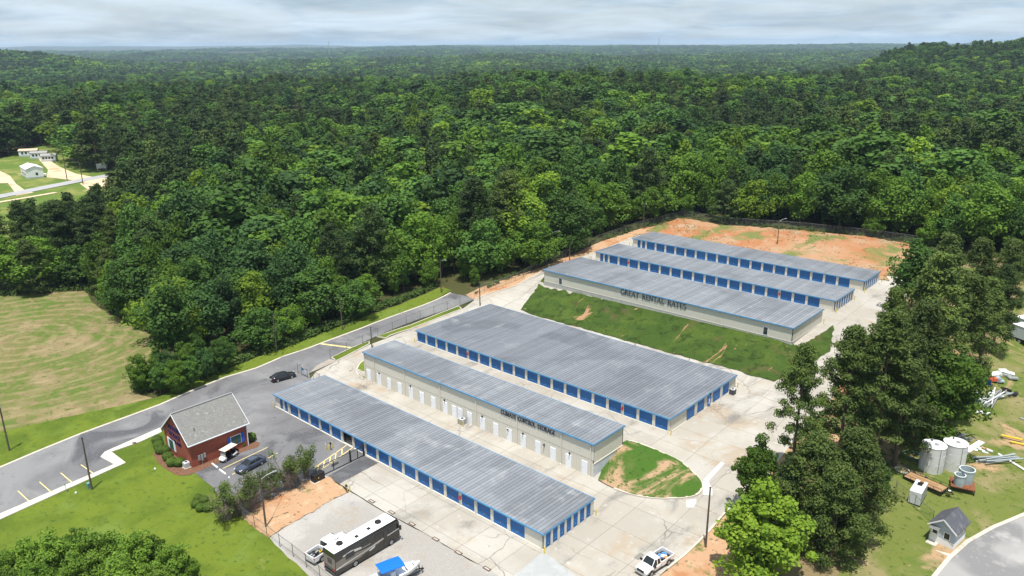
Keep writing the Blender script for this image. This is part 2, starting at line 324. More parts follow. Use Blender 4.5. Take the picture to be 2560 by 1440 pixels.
def drape(name, poly, off, m, step=2.5, rough=0.0, sink=True, seed=1, label=None, zn=0.0):
    rg = random.Random(seed)
    if sink: SINK.append(poly)
    b = densify(poly, step)
    if rough:
        b2 = []; n = len(b)
        for i, p in enumerate(b):
            a = np.array(b[i - 1]); c = np.array(b[(i + 1) % n]); t = c - a; t = t / (np.hypot(*t) + 1e-9); s = rg.gauss(0, rough)
            b2.append((p[0] - t[1] * s, p[1] + t[0] * s))
        b = b2
    xs = [p[0] for p in b]; ys = [p[1] for p in b]
    gx, gy = np.meshgrid(np.arange(min(xs), max(xs), step) + .37 * step, np.arange(min(ys), max(ys), step) + .41 * step); gx = gx.ravel(); gy = gy.ravel()
    k = inpoly(b, gx, gy); pts = list(b) + list(zip(gx[k], gy[k]))
    nb = len(b)
    vs, es, fs, *_ = delaunay_2d_cdt([Vector(p) for p in pts], [(i, (i + 1) % nb) for i in range(nb)], [], 1, 1e-4)
    arr = np.array([(v[0], v[1]) for v in vs]); zz_ = Z(arr[:, 0], arr[:, 1]) + off
    if zn: zz_ = zz_ + zn * (np.random.RandomState(seed).random(len(arr)) + .8 * np.maximum(0, np.sin(arr[:, 0] * 1.1 + 2 * np.sin(arr[:, 1] * .4)) * np.cos(arr[:, 1] * .7 + arr[:, 0] * .23)))
    me = bpy.data.meshes.new(name); F = []
    for f in fs:
        a, c, d = (arr[i] for i in f[:3]); cr = (c[0] - a[0]) * (d[1] - a[1]) - (c[1] - a[1]) * (d[0] - a[0])
        F.append(tuple(f) if cr > 0 else tuple(reversed(f)))
    me.from_pydata([(x, y, z) for (x, y), z in zip(arr, zz_)], [], F); me.materials.append(m); me.polygons.foreach_set('use_smooth', [True] * len(F)); me.update()
    o = bpy.data.objects.new(name, me); COL.objects.link(o); o['kind'] = 'structure'
    if label: o['label'] = label
    return o
def sweep(name, path, w, h, m, base=0.0, step=2.0, closed=False, parent=None):
    """raised strip of rectangular section following the ground along a world path"""
    p = densify(path, step, closed); n = len(p); mb = MB(); vs = []; fs = []
    for i in range(n):
        a = np.array(p[i - 1] if (i or closed) else p[0]); c = np.array(p[(i + 1) % n] if (i < n - 1 or closed) else p[-1]); t = c - a; t = t / (np.hypot(*t) + 1e-9); nn = np.array([-t[1], t[0]]) * w / 2
        z = z1(*p[i]) + base
        for q, zz2 in ((-1, -.12), (-1, h), (1, h), (1, -.12)): vs.append((p[i][0] + nn[0] * q, p[i][1] + nn[1] * q, z + zz2))
    for i in range(n if closed else n - 1):
        j = (i + 1) % n
        for k in range(4): fs.append((i * 4 + k, j * 4 + k, j * 4 + (k + 1) % 4, i * 4 + (k + 1) % 4))
    if not closed: fs += [(0, 1, 2, 3), ((n - 1) * 4 + 3, (n - 1) * 4 + 2, (n - 1) * 4 + 1, (n - 1) * 4)]
    mb.add(vs, fs); o = mb.build(name, m, parent)
    if not parent: o['kind'] = 'structure'
    return o
def ribbon(name, path, w, off, m, kind='structure'):
    p = densify(path, 1.0, False); vs = []; fs = []
    for i in range(len(p)):
        a = np.array(p[max(i - 1, 0)]); c = np.array(p[min(i + 1, len(p) - 1)]); t = c - a; t = t / (np.hypot(*t) + 1e-9); nn = np.array([-t[1], t[0]]) * w / 2
        for q in (-1, 1): x, y = p[i][0] + nn[0] * q, p[i][1] + nn[1] * q; vs.append((x, y, z1(x, y) + off))
    for i in range(len(p) - 1): fs.append((2 * i, 2 * i + 2, 2 * i + 3, 2 * i + 1))
    o = MB().add(vs, fs).build(name, m); o['kind'] = kind; return o

# building footprints (x0, y0, z0, eave, L, W), measured from the photograph
BA = (-115.87, 64.96, 0.00, 2.50, 62.20, 10.56)
BB = (-113.55, 83.15, 0.00, 5.61, 54.38, 7.58)
BC = (-116.83, 99.38, 2.05, 2.49, 60.79, 22.48)
BD = (-114.85, 138.71, 6.70, 2.88, 61.80, 14.59)
BE = (-115.01, 160.04, 7.24, 2.45, 62.06, 10.58)
BF = (-114.97, 177.47, 7.51, 2.46, 62.09, 10.02)

# field, road verge, lawn
field = P2([(-420, 770), (-200, 752), (0, 740), (110, 728), (212, 720), (234, 765), (312, 800), (396, 845), (412, 888), (352, 925), (338, 985), (395, 998), (300, 1020), (200, 1040), (100, 1062), (0, 1085), (-420, 1230)])
drape('field', smoothp(field, 1), .02, m_field, 3.0)
verge = P2([(-420, 1225), (0, 1080), (100, 1058), (200, 1036), (300, 1015), (395, 993), (470, 960), (560, 925), (640, 895), (700, 870), (770, 845), (850, 815), (905, 795), (990, 765), (1050, 740), (1100, 718), (1129, 726), (1056.7, 763), (990, 787), (906.7, 819), (806.7, 856), (773, 869), (706.7, 891), (640, 920), (562, 943), (469, 980.6), (401, 1010.6), (311, 1044), (202.5, 1083.7), (101, 1125), (0, 1168), (-420, 1350)])
drape('verge', verge, .04, m_lawn, 2.0, .12)
far_kerb = P2([(-420, 1352), (0, 1169), (101, 1126), (202.5, 1084.7), (311, 1045), (401, 1011.6), (469, 981.6), (562, 944), (640, 921), (706.7, 892), (773, 870), (806.7, 857), (906.7, 820), (990, 788), (1056.7, 764), (1127, 732)])
sweep('kerb', far_kerb, .45, .10, m_kerb)
road = P2([(-420, 1353), (0, 1170), (101, 1127), (202.5, 1085.7), (311, 1046), (401, 1012.6), (469, 982.6), (562, 945), (640, 922), (706.7, 893), (773, 871), (806.7, 858), (906.7, 821), (990, 789), (1056.7, 765), (1128, 733), (1168, 741), (1184, 750), (1148, 764), (1043, 800), (931.7, 845), (829, 894), (842, 903), (773, 934), (776, 948), (806, 962), (728, 1020), (805, 1066), (865, 1098), (925, 1133), (946.6, 1158), (849, 1210.5), (818, 1193), (780, 1198), (700, 1245), (610, 1290), (560, 1262), (532.5, 1219), (482, 1179), (540, 1130), (480, 1095), (440, 1075), (403, 1071), (318.7, 1106), (259, 1132.5), (251, 1143.7), (285, 1162.5), (180, 1207.5), (0, 1286), (-420, 1470)])
drape('road', road, .055, m_asph, 2.5)
drape('asphalt_apron', P2([(818, 1192), (849, 1210.3), (946.4, 1158), (912, 1140.5)]), .075, m_asph_new, 1.5, sink=False)
drape('worn_apron', P2([(774, 933), (790, 916), (823, 898), (842, 903)]), .075, mat('worn_asphalt', (.30, .265, .225), .9, .2, layers=[((.38, .33, .28), .6, .5, .7), ((.22, .20, .18), 1.5, .55, .7)]), 1.5, sink=False)
lawn = P2([(-420, 1490), (0, 1300.5), (180, 1218.7), (315, 1158), (279, 1130.6), (324, 1115.6), (350.6, 1106), (403, 1080), (440, 1060), (520, 1075), (570, 1130), (495, 1179), (545, 1217), (575, 1262), (625, 1290), (690, 1345), (740, 1385), (830, 1460), (900, 1530), (-420, 1900)])
drape('lawn', lawn, .025, m_lawn, 2.5)
# sidewalk of separate slabs with a kerb edge along the road
inner = P2([(-420, 1470), (0, 1286), (180, 1207.5), (285, 1162.5)]); outer = P2([(-420, 1490), (0, 1300.5), (180, 1218.7), (315, 1158)])
def resample(path, n):
    p = np.array(path); s = np.r_[0, np.cumsum(np.hypot(*np.diff(p, axis=0).T))]; t = np.linspace(0, s[-1], n); return np.c_[np.interp(t, s, p[:, 0]), np.interp(t, s, p[:, 1])]
walk = bpy.data.objects.new('sidewalk', None); COL.objects.link(walk); walk['kind'] = 'structure'
def slabs(a, c, n):
    a = resample(a, n + 1); c = resample(c, n + 1)
    for i in range(n):
        q = [a[i], a[i + 1], c[i + 1], c[i]]; ce = sum(q) / 4; q = [ce + (v - ce) * .985 for v in q]
        vs = [(v[0], v[1], z1(*v) - .1) for v in q] + [(v[0], v[1], z1(*v) + .15) for v in q]
        MB().add(vs, [(0, 3, 2, 1), (4, 5, 6, 7), (0, 1, 5, 4), (1, 2, 6, 5), (2, 3, 7, 6), (3, 0, 4, 7)]).build('slab', m_pave, walk)
slabs(inner, outer, 26)
slabs(P2([(285, 1162.5), (251, 1143.7)]), P2([(315, 1158), (279, 1130.6)]), 2)
slabs(P2([(251, 1143.7), (259, 1132.5), (318.7, 1106), (401, 1070.6)]), P2([(279, 1130.6), (290, 1127), (350.6, 1106), (405, 1081)]), 7)
for a, c in (((45, 1228), (73, 1254)), ((99, 1205.6), (129, 1232)), ((152, 1183), (182.6, 1209)), ((202.5, 1162.5), (233, 1184))):
    ribbon('parking_line', P2([a, c]), .14, .062, m_yell)
ribbon('stop_line', P2([(803, 860), (880, 870)]), .5, .062, m_yell)
for a, c in (((557, 1172), (669, 1119)), ((580, 1187), (594, 1180)), ((670, 1146), (694, 1133)), ((605, 1203), (640, 1186))): ribbon('parking_line', P2([a, c]), .13, .062, m_yell)
# hatched box before the gate
hb = [(788, 1169), (866, 1114), (880, 1121), (792, 1183)]
for a, c in ((hb[0], hb[1]), (hb[3], hb[2]), ((796, 1163), (794, 1181)), ((811, 1153), (808, 1172)), ((826, 1143), (824, 1161)), ((840, 1132), (838, 1150)), ((855, 1122), (855, 1139))): ribbon('hatch_line', P2([a, c]), .16, .062, m_yell)
drape('drain_grate', P2([(330, 1108), (340, 1106), (342, 1110), (332, 1112)]), .16, mat('grate_iron', (.12, .08, .06), .7), 1.0, sink=False)

# concrete yard (one sheet round the buildings) and the drive up to the rear rows
yard = P2([(849, 1210.5), (912, 1141), (926, 1134), (866, 1099), (806, 1067), (729, 1021), (806, 962), (776, 948), (790, 930), (842, 903), (925, 862), (965, 847), (1026, 824), (1154, 774), (1184, 752), (1215, 737), (1290, 716), (1340, 687), (1376, 667), (1426.6, 655), (1466, 639), (1520, 619.5), (1578, 595), (1604, 586)])
yard += [(-117.5, 188.5), (-52.0, 188.8)] + P2([(2212, 690), (2256, 694), (2268, 742), (2236, 792), (2160, 862), (2118, 905), (2080, 1000), (2000, 1082), (1925, 1182), (1845, 1253), (1812.7, 1282), (1782, 1318), (1749.5, 1352.5), (1710.7, 1389.5), (1668, 1423), (1610, 1475), (1540, 1540), (1420, 1560), (1300, 1478), (1225, 1427), (1149, 1385), (1094, 1352), (1036, 1319), (962, 1280.5)])
drape('concrete_yard', yard, .065, m_conc, 2.5)
drape('fresh_patch', P2([(1716, 1252), (1740, 1248), (1741, 1258), (1733, 1270), (1716, 1270)]) , .085, mat('fresh_concrete', (.50, .49, .465), .85, .2), 1.0, sink=False)
drape('fresh_patch', P2([(1757, 1203), (1770, 1200), (1781, 1225), (1781, 1240), (1757, 1238)]), .085, MATS['fresh_concrete'], 1.0, sink=False)
drape('fresh_patch', P2([(1757, 1202), (1803, 1155), (1812, 1160), (1772, 1203)]), .09, MATS['fresh_concrete'], 1.0, sink=False)
drape('grey_patch', P2([(1352, 1385), (1365, 1384), (1470, 1465), (1400, 1540), (1230, 1490), (1285, 1440)]), .08, mat('grey_concrete', (.33, .34, .335), .9, .2, layers=[((.37, .375, .37), .5, .45, .65), ((.29, .29, .285), 1.4, .58, .72)]), 2.0, sink=False)
# planted strips between road and drive
for i, pl in enumerate(([(829, 894.5), (841, 903), (923, 861), (923, 853.6), (880, 870)], [(942, 842.5), (965, 846), (976, 839), (1026, 823), (1154, 773), (1147, 766), (1100, 784), (1029, 813)], [(912, 900), (899, 911), (890, 927), (896, 939), (914, 949)])):
    w = P2(pl); drape('grass_strip', w, .13, m_lawn, 1.2, sink=False); sweep('kerb', w + w[:1], .22, .17, m_kerb)
# gravel and clay by the motorhome
gravel = P2([(873, 1230), (962, 1281), (1036, 1320), (1094, 1353), (1149, 1386), (1225, 1428), (1300, 1479), (1420, 1562), (1100, 1700), (800, 1465), (720, 1393), (672, 1345), (692, 1330), (760, 1290), (820, 1256)])
drape('gravel_lot', gravel, .045, m_gravel, 2.0, .08)
drape('clay_patch', P2([(818, 1194), (850, 1212), (873, 1230), (820, 1257), (760, 1291), (692, 1331), (668, 1345), (604, 1294), (640, 1262), (700, 1235), (780, 1198)]), .035, m_clay, .8, .15, zn=.10)
# slope between the front and the rear rows, berm at the climate building, bank behind the last row
slope = P2([(1300, 776), (1339, 790), (1440, 818), (1540, 846), (1640, 874), (1737, 901), (1815, 919), (1878, 940), (1935, 955), (2000, 930), (2075, 880)]) + [(-50.5, 153.0), (-51.5, 139.4)] + [(-115.2, 139.4), (-116.2, 146.0)] + P2([(1352, 700), (1326, 742)])
drape('grass_slope', slope, .10, m_bank, 1.1, .12, zn=.10)
berm = smoothp(P2([(1485, 1197), (1526, 1220), (1562, 1234), (1598.6, 1243), (1643.7, 1249), (1700, 1248), (1731.5, 1243.5), (1751, 1234), (1756, 1216), (1750, 1202), (1729.7, 1179), (1700, 1155), (1655, 1134), (1606, 1113.7), (1569, 1102.5), (1558, 1109)]), 1)
drape('grass_island', berm, .24, m_berm, .8, zn=.05)
sweep('kerb', berm[2:-3], .28, .27, m_kerb)
rb = [(-119.0, 188.6), (-51.0, 189.0)] + P2([(2215, 690), (2262, 692), (2285, 640), (2275, 612), (2170, 594), (2000, 577), (1800, 563), (1693, 549), (1640, 566), (1606, 585)])
drape('clay_bank', rb, .06, m_red, 1.1, .15, zn=.22)
drape('clay_shoulder', P2([(1186, 751), (1216, 736), (1290, 715), (1340, 686), (1376, 666), (1426, 654), (1466, 638), (1520, 618), (1578, 594), (1606, 584), (1640, 565), (1600, 572), (1500, 605), (1420, 642), (1345, 672), (1245, 705), (1195, 722), (1165, 738)]), .07, m_clay, 1.5, .1, sink=False)
yk = P2([(1668, 1423), (1710.7, 1389.5), (1749.5, 1352.5), (1782, 1318), (1812.7, 1282), (1845, 1253), (1925, 1182)])
sweep('kerb', yk, .25, .16, m_kerb)
sweep('kerb', P2([(1186, 751), (1216, 736), (1290, 715), (1340, 687), (1376, 667), (1426.6, 655), (1466, 639), (1520, 619.5), (1578, 595)]), .25, .16, m_kerb)
# neighbouring yard, ground under the grove, road at the lower right
drape('clay_verge', P2([(1540, 1540), (1610, 1475), (1668, 1424), (1710.7, 1390.5), (1749.5, 1353.5), (1782, 1319), (1845, 1254), (1925, 1183), (2000, 1083), (2080, 1001), (2118, 906), (2190, 940), (2160, 1080), (2090, 1200), (1990, 1300), (1900, 1400), (1790, 1560)]), .03, m_clay, 2.5, .1)
drape('scrub', P2([(2118, 906), (2160, 863), (2236, 793), (2300, 700), (2500, 640), (2560, 700), (2500, 850), (2440, 950), (2390, 1050), (2260, 1110), (2215, 1200), (2180, 1290), (2120, 1400), (2040, 1520), (1790, 1560), (1900, 1400), (1990, 1300), (2090, 1200), (2160, 1080), (2190, 940)]), .02, m_scrub, 3.0)
drape('yard_grass', P2([(2500, 850), (2560, 700), (2900, 700), (2900, 1180), (2560, 1283), (2480, 1316), (2417.5, 1351), (2370, 1394), (2332, 1440), (2290, 1540), (2040, 1520), (2120, 1400), (2180, 1290), (2215, 1200), (2260, 1110), (2390, 1050), (2440, 950)]), .025, m_lot, 3.0)
rr = P2([(2250, 1620), (2300, 1510), (2335, 1442), (2373, 1396), (2420, 1354), (2483, 1319), (2562, 1286), (2900, 1180), (2900, 1700)])
drape('side_road', rr, .05, mat('worn_road', (.29, .283, .275), .92, .2, layers=[((.19, .187, .188), .05, .46, .52, 3), ((.33, .32, .308), .3, .5, .7), ((.28, .275, .27), 1.4, .58, .72)]), 2.0)
sweep('kerb', rr[:8], .5, .13, m_kerb)
# clearing with the trailer homes, upper left
drape('home_grass', P2([(-300, 440), (0, 398), (60, 372), (120, 352), (175, 362), (330, 345), (430, 348), (470, 400), (420, 440), (330, 480), (300, 540), (150, 600), (0, 640), (-300, 720)]), .03, mat('home_lawn', (.10, .15, .028), .95, .1, layers=[((.20, .21, .06), .08, .45, .65), ((.36, .28, .15), .06, .62, .7, 5), ((.07, .14, .02), .3, .55, .7)]), 8.0)
drape('home_drive', P2([(-200, 425), (0, 428), (25, 440), (40, 460), (65, 478), (85, 482), (40, 490), (35, 478), (20, 458), (-200, 470)]), .15, m_drive, 5.0, sink=False)
drape('home_drive', P2([(90, 390), (118, 398), (150, 418), (190, 435), (250, 446), (215, 456), (140, 446), (117, 444), (120, 425), (105, 408)]), .15, m_drive, 5.0, sink=False)
drape('forest_clearing', P2([(200, 460), (245, 444), (285, 447), (290, 462), (220, 475)]), .16, m_drive, 5.0, sink=False)
ribbon('county_road', P2([(-400, 560), (-150, 522), (0, 492), (70, 478), (140, 464), (200, 452), (280, 438), (310, 430)]), 7.0, .22, mat('county_asphalt', (.34, .335, .34), .9, .2, layers=[((.28, .28, .285), .2, .5, .7)]))
ribbon('county_road', P2([(365, 382), (390, 388), (415, 398)]), 4.5, .22, MATS['county_asphalt'])
ribbon('dirt_shoulder', P2([(-300, 540), (0, 506), (60, 496), (140, 482)]), 2.6, .2, m_drive)

# ------------------------------------------------------------------ the ground sheet
def axis(lo, hi, step, far, g):
    a = list(np.arange(lo, hi, step)); d = step; p = lo; q = a[-1]; left = []; right = []
    while p > -far: d *= g; p -= d; left.append(p)
    d = step
    while q < far: d *= g; q += d; right.append(q)
    return np.array(left[::-1] + a + right)
gx = axis(-270, 70, 2.0, 17000, 1.09); gy = axis(0, 300, 2.0, 17000, 1.09)
XX, YY = np.meshgrid(gx, gy); ZZ = Z(XX, YY) - .004
nearm = (XX > -560) & (XX < 90) & (YY > -60) & (YY < 330)
xi, yi = XX[nearm], YY[nearm]; sk = np.zeros(xi.shape, bool)
for pl in SINK: sk |= inpoly(pl, xi, yi)
zn = ZZ[nearm]; zn[sk] -= .12; ZZ[nearm] = zn
nx, ny = len(gx), len(gy)
idx = np.arange(nx * ny).reshape(ny, nx)
fq = np.stack([idx[:-1, :-1].ravel(), idx[:-1, 1:].ravel(), idx[1:, 1:].ravel(), idx[1:, :-1].ravel()], 1)
me = bpy.data.meshes.new('ground'); me.vertices.add(nx * ny); me.vertices.foreach_set('co', np.stack([XX.ravel(), YY.ravel(), ZZ.ravel()], 1).ravel())
me.loops.add(fq.size); me.loops.foreach_set('vertex_index', fq.ravel()); me.polygons.add(len(fq)); me.polygons.foreach_set('loop_start', np.arange(len(fq)) * 4); me.polygons.foreach_set('use_smooth', np.ones(len(fq), bool))
me.update(calc_edges=True); me.materials.append(m_floor)
go = bpy.data.objects.new('ground', me); COL.objects.link(go); go['kind'] = 'structure'
ZMIN = float(ZZ.min())
# ------------------------------------------------------------------ building materials
m_beige = mat('beige_siding', (.60, .575, .50), .55, .35, layers=[((.54, .51, .43), .4, .55, .75, 4), ((.50, .45, .36), 1.2, .66, .80, 4, 0, (1, 1, .2))])
m_trim = mat('beige_trim', (.64, .61, .53), .6, .3, layers=[((.55, .50, .41), .9, .58, .78)])
m_door = mat('blue_door', (.012, .120, .36), .45, .4, layers=[((.010, .10, .31), .8, .5, .72)], rnd=.06)
m_blue = mat('blue_trim', (.085, .26, .46), .4, .5, layers=[((.06, .21, .40), .5, .5, .7)])
m_roof = mat('roof_steel', (0.218, 0.228, 0.247), .45, .5, metal=.1, coord='World', layers=[((0.171, 0.179, 0.196), .09, .46, .62, 6, .6), ((0.281, 0.288, 0.298), .22, .54, .72, 6, .4), ((0.143, 0.144, 0.150), .5, .60, .76, 6, .3, (1, .12, 1)), ((0.310, 0.307, 0.304), .8, .72, .84, 6, .3, (1, .1, 1)), ((0.171, 0.151, 0.134), .35, .70, .80, 6)], rnd=.13)
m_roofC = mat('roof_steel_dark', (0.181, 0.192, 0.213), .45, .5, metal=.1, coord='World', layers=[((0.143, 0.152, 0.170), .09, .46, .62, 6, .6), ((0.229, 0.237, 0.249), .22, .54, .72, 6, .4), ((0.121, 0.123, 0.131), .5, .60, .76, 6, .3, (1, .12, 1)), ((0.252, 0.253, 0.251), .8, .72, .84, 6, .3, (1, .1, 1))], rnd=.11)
m_cmu = mat('painted_block', (.58, .62, .66), .85, .2, layers=[((.48, .52, .55), .8, .5, .7)])
m_found = mat('foundation', (.46, .45, .42), .9, .2, layers=[((.36, .34, .30), .5, .5, .72), ((.52, .51, .48), 1.5, .55, .7)])
m_wdoor = mat('white_door', (.78, .80, .84), .45, .4, rnd=.03)
m_black = mat('black_paint', (.015, .015, .017), .4, .4)
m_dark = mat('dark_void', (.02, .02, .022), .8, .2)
m_ybol = mat('bollard_yellow', (.66, .52, .10), .6, .3, layers=[((.60, .50, .22), 2, .5, .7)])
m_redp = mat('red_paint', (.55, .035, .05), .45, .4)
m_glass = mat('window_glass', (.02, .028, .032), .06, .6)
m_galv = mat('galvanised', (.36, .37, .37), .5, .4, metal=.4)
m_pole = mat('pole_wood', (.105, .085, .068), .9, .1, layers=[((.15, .13, .11), .8, .5, .7, 4, 0, (3, 3, .3))])
m_letter = mat('letter_navy', (.012, .022, .065), .5, .4)
m_rust = mat('rusty_steel', (.20, .075, .035), .85, .2, layers=[((.10, .04, .02), 2, .5, .7)])
m_rubber = mat('tyre_rubber', (.022, .022, .024), .85, .2)
m_rim = mat('wheel_rim', (.50, .51, .52), .35, .5, metal=.6)
m_chrome = mat('bright_metal', (.6, .6, .62), .25, .6, metal=.8)

m_lap = mat('lap_seam', (.15, .155, .17), .6, .3, coord='World', layers=[((.24, .245, .255), .4, .45, .6, 4)])
def ribbed(x0, x1, z0, z1, pitch=.31, depth=.028, rib=.09):
    """ribbed steel sheet in the xz plane facing -y; the ribs stand proud"""
    vs = []; x = x0
    pr = [(x0, 0)]
    while x + pitch < x1:
        a = x + pitch * .5; pr += [(a - rib, 0), (a - rib * .55, -depth), (a + rib * .55, -depth), (a + rib, 0)]; x += pitch
    pr.append((x1, 0)); n = len(pr)
    vs = [(a, b, z0) for a, b in pr] + [(a, b, z1) for a, b in pr]
    return vs, [(i, i + 1, n + i + 1, n + i) for i in range(n - 1)]
def wall_mesh(L, z0, z1, name='wall', m=None):
    mb = MB(); v, f = ribbed(0, L, z0, z1); mb.add(v, f); mb.box(0, L, .02, .16, z0, z1); return mb.mesh(name, m or m_beige)
def rollup(w, h):
    """curtain of a roll-up door: a stack of shallow folds, in a frame"""
    mb = MB(); n = 11; vs = []; 
    for i in range(n * 2 + 1):
        z = h * i / (2 * n); y = -.018 if i % 2 else 0.012
        vs += [(0, y, z), (w, y, z)]
    mb.add(vs, [(2 * i, 2 * i + 1, 2 * i + 3, 2 * i + 2) for i in range(2 * n)])
    return mb.mesh('door', m_door)
_rc = {}
def rollup_c(w, h):
    k = (round(w, 3), round(h, 3))
    if k not in _rc: _rc[k] = rollup(w, h)
    return _rc[k]
mb = MB(); mb.box(-.09, .09, -.05, .0, -.025, .025); HANDLE = mb.mesh('handle', m_galv)
def add_roof(root, L, Wd, z, m, over_f=.17, over_b=.12, over_s=.16, pitch=.61, slope=.0):
    mb = MB(); mb.box(-over_s, L + over_s, -over_f, Wd + over_b, z - .10, z); rf = mb.build('roof', m, root)
    y0, y1 = -over_f + .05, Wd + over_b - .05
    mb = MB(); p = pitch
    vs = []; pr = [(0, .012), (p * .86, .012), (p * .89, .075), (p * .965, .075), (p, .012)]; n = len(pr)
    vs = [(a, y0, b) for a, b in pr] + [(a, y1, b) for a, b in pr]
    mb.add(vs, [(i, i + 1, n + i + 1, n + i) for i in range(n - 1)] + [(n - 1, 2 * n - 1, n, 0)] )
    me = mb.mesh('roof_panel', m); k = int(round((L + 2 * over_s - .1) / p)); st = (L + 2 * over_s - .1) / k
    for i in range(k): part('roof_panel', me, rf, (-over_s + .05 + i * st, 0, z))
    for f_ in (.27, .52, .77): MB().box(-over_s + .06, L + over_s - .06, y0 + (y1 - y0) * f_ - .035, y0 + (y1 - y0) * f_ + .035, z + .004, z + .024).build('lap_seam', m_lap, root)
    for nm, bx_ in (('gutter', (-over_s - .05, L + over_s + .05, -over_f - .12, -over_f + .0, z - .19, z + .03)), ('back_gutter', (-over_s, L + over_s, Wd + over_b, Wd + over_b + .1, z - .17, z + .01)),
                    ('rake_trim', (-over_s - .06, -over_s - .003, -over_f - .05, Wd + over_b + .09, z - .20, z + .055)), ('rake_trim', (L + over_s + .003, L + over_s + .06, -over_f - .05, Wd + over_b + .09, z - .20, z + .055))):
        MB().box(*bx_).build(nm, m_blue, root)
    return rf
def storage(label, B, doors, end_doors, m, group='storage buildings', reds=(), base_h=.0, end_side=True, open_i=None):
    x0, y0, z0, H, L, Wd = B; base_h = .10; z0 = z0 + .04
    root = thing('storage_building', label, 'building', (x0, y0, z0), 0, group)
    MB().box(-.10, L + .10, -.10, Wd + .10, -.4, base_h).build('footing', m_trim, root)
    dh = 2.12
    # front wall: header, pilasters between doors, ribbed sheet at the ends
    mb = MB(); mb.box(0, L, 0, .18, base_h + dh, H - .12)
    edge = 0.0
    for (dx, dw) in doors + [(L, 0)]:
        if dx - edge > 1.2:
            v, f = ribbed(edge, dx, base_h, base_h + dh); mb.add(v, f); mb.box(edge, dx, .03, .18, base_h, base_h + dh)
        else: mb.box(edge, dx, -.03, .18, base_h, base_h + dh)
        edge = dx + dw
    mb.build('front_wall', m_trim, root)
    for i, (dx, dw) in enumerate(doors):
        if i == open_i:
            MB().box(dx, dx + dw, .02, .14, base_h + dh - .22, base_h + dh).build('door', m_door, root); continue
        d = part('door', rollup_c(dw, dh), root, (dx, .08, base_h)); part('handle', HANDLE, d, (dw * .5, -.02, .55))
    # near-black block: shade inside units put into its colour, seen through open door
    MB().box(.1, L - .1, 1.9, Wd - .2, .02, H - .16).build('dark_interior', m_dark, root)
    bw = part('back_wall', wall_mesh(L, base_h, H - .1), root, (L, Wd, 0), math.pi)
    part('end_wall', wall_mesh(Wd, base_h, H - .1), root, (0, Wd, 0), -math.pi / 2)
    er = part('end_wall', wall_mesh(Wd, base_h, H - .1), root, (L, 0, 0), math.pi / 2)
    for (dy, dw) in end_doors:
        d = part('door', rollup_c(dw, dh), root, (L + .075, dy, base_h), math.pi / 2); part('handle', HANDLE, d, (dw * .5, -.02, .55))
    if len(end_doors) > 2:
        mb = MB(); e = 0.0
        for (dy, dw) in end_doors + [(Wd, 0)]:
            if dy - e < 1.5: mb.box(L + .04, L + .13, e + .003, dy, base_h, base_h + dh + .02)
            e = dy + dw
        mb.box(L + .04, L + .13, 0.003, Wd, base_h + dh + .02, H - .2)
        mb.build('end_frame', m_trim, root)
    for x in [doors[k][0] - .27 for k in range(2, len(doors), 3)] + [L - .3]:
        MB().box(x - .05, x + .05, -.13, -.035, .05, H - .15).build('downspout', m_trim, root)
    for x in reds:
        MB().box(x - .14, x + .14, -.22, -.05, 1.0, 1.5).box(x - .08, x + .08, -.18, -.05, 1.5, 1.62).build('extinguisher_box', m_redp, root)
    add_roof(root, L, Wd, H, m)
    return root
P10 = 3.048
dA = [(1.05 + .42, 1.0), (2.95, 1.0)] + [(4.68 + i * P10, 2.52) for i in range(18)]
endA = [(.32 + i * 1.43, .98) for i in range(7)]
A_ = storage('long beige storage row with blue roll-up doors beside the brick office', BA, dA, endA, m_roof, reds=(4.68 + 14 * P10 - .25,), open_i=7)
dC = [(.13 + i * P10, 2.52) for i in range(20)]
endC = [(5.2, 2.45), (8.5, 2.45), (14.1, 2.45), (17.4, 2.45)]
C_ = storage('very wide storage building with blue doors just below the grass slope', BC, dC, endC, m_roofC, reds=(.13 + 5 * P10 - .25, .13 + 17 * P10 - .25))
dE = [(1.4, 1.0), (2.85, 1.0)] + [(4.39 + i * P10, 2.52) for i in range(18)]
E_ = storage('middle of the three storage rows above the grass slope', BE, dE, endA, m_roof, reds=(4.39 + 2 * P10 - .25, 4.39 + 15 * P10 - .25))
F_ = storage('rearmost storage row, with the red clay bank behind it', BF, [(a + .06, b) for a, b in dE], endA[:6], m_roof)
# blue walk-in door in the end of the wide building, and the air unit beside it
x0, y0, z0, H, L, Wd = BC
d = MB().box(0, .95, -.05, 0, .14, 2.2).box(.3, .65, -.056, -.05, .5, 1.5, 1).build('walk_door', [mat('bright_blue', (.02, .16, .55), .5), m_wdoor], C_, (L + .12, 12.1, 0), math.pi / 2)
MB().box(-.15, .15, -.3, 0, 2.25, 2.5).build('wall_lamp', m_black, C_, (L + .12, 12.6, 0), math.pi / 2)

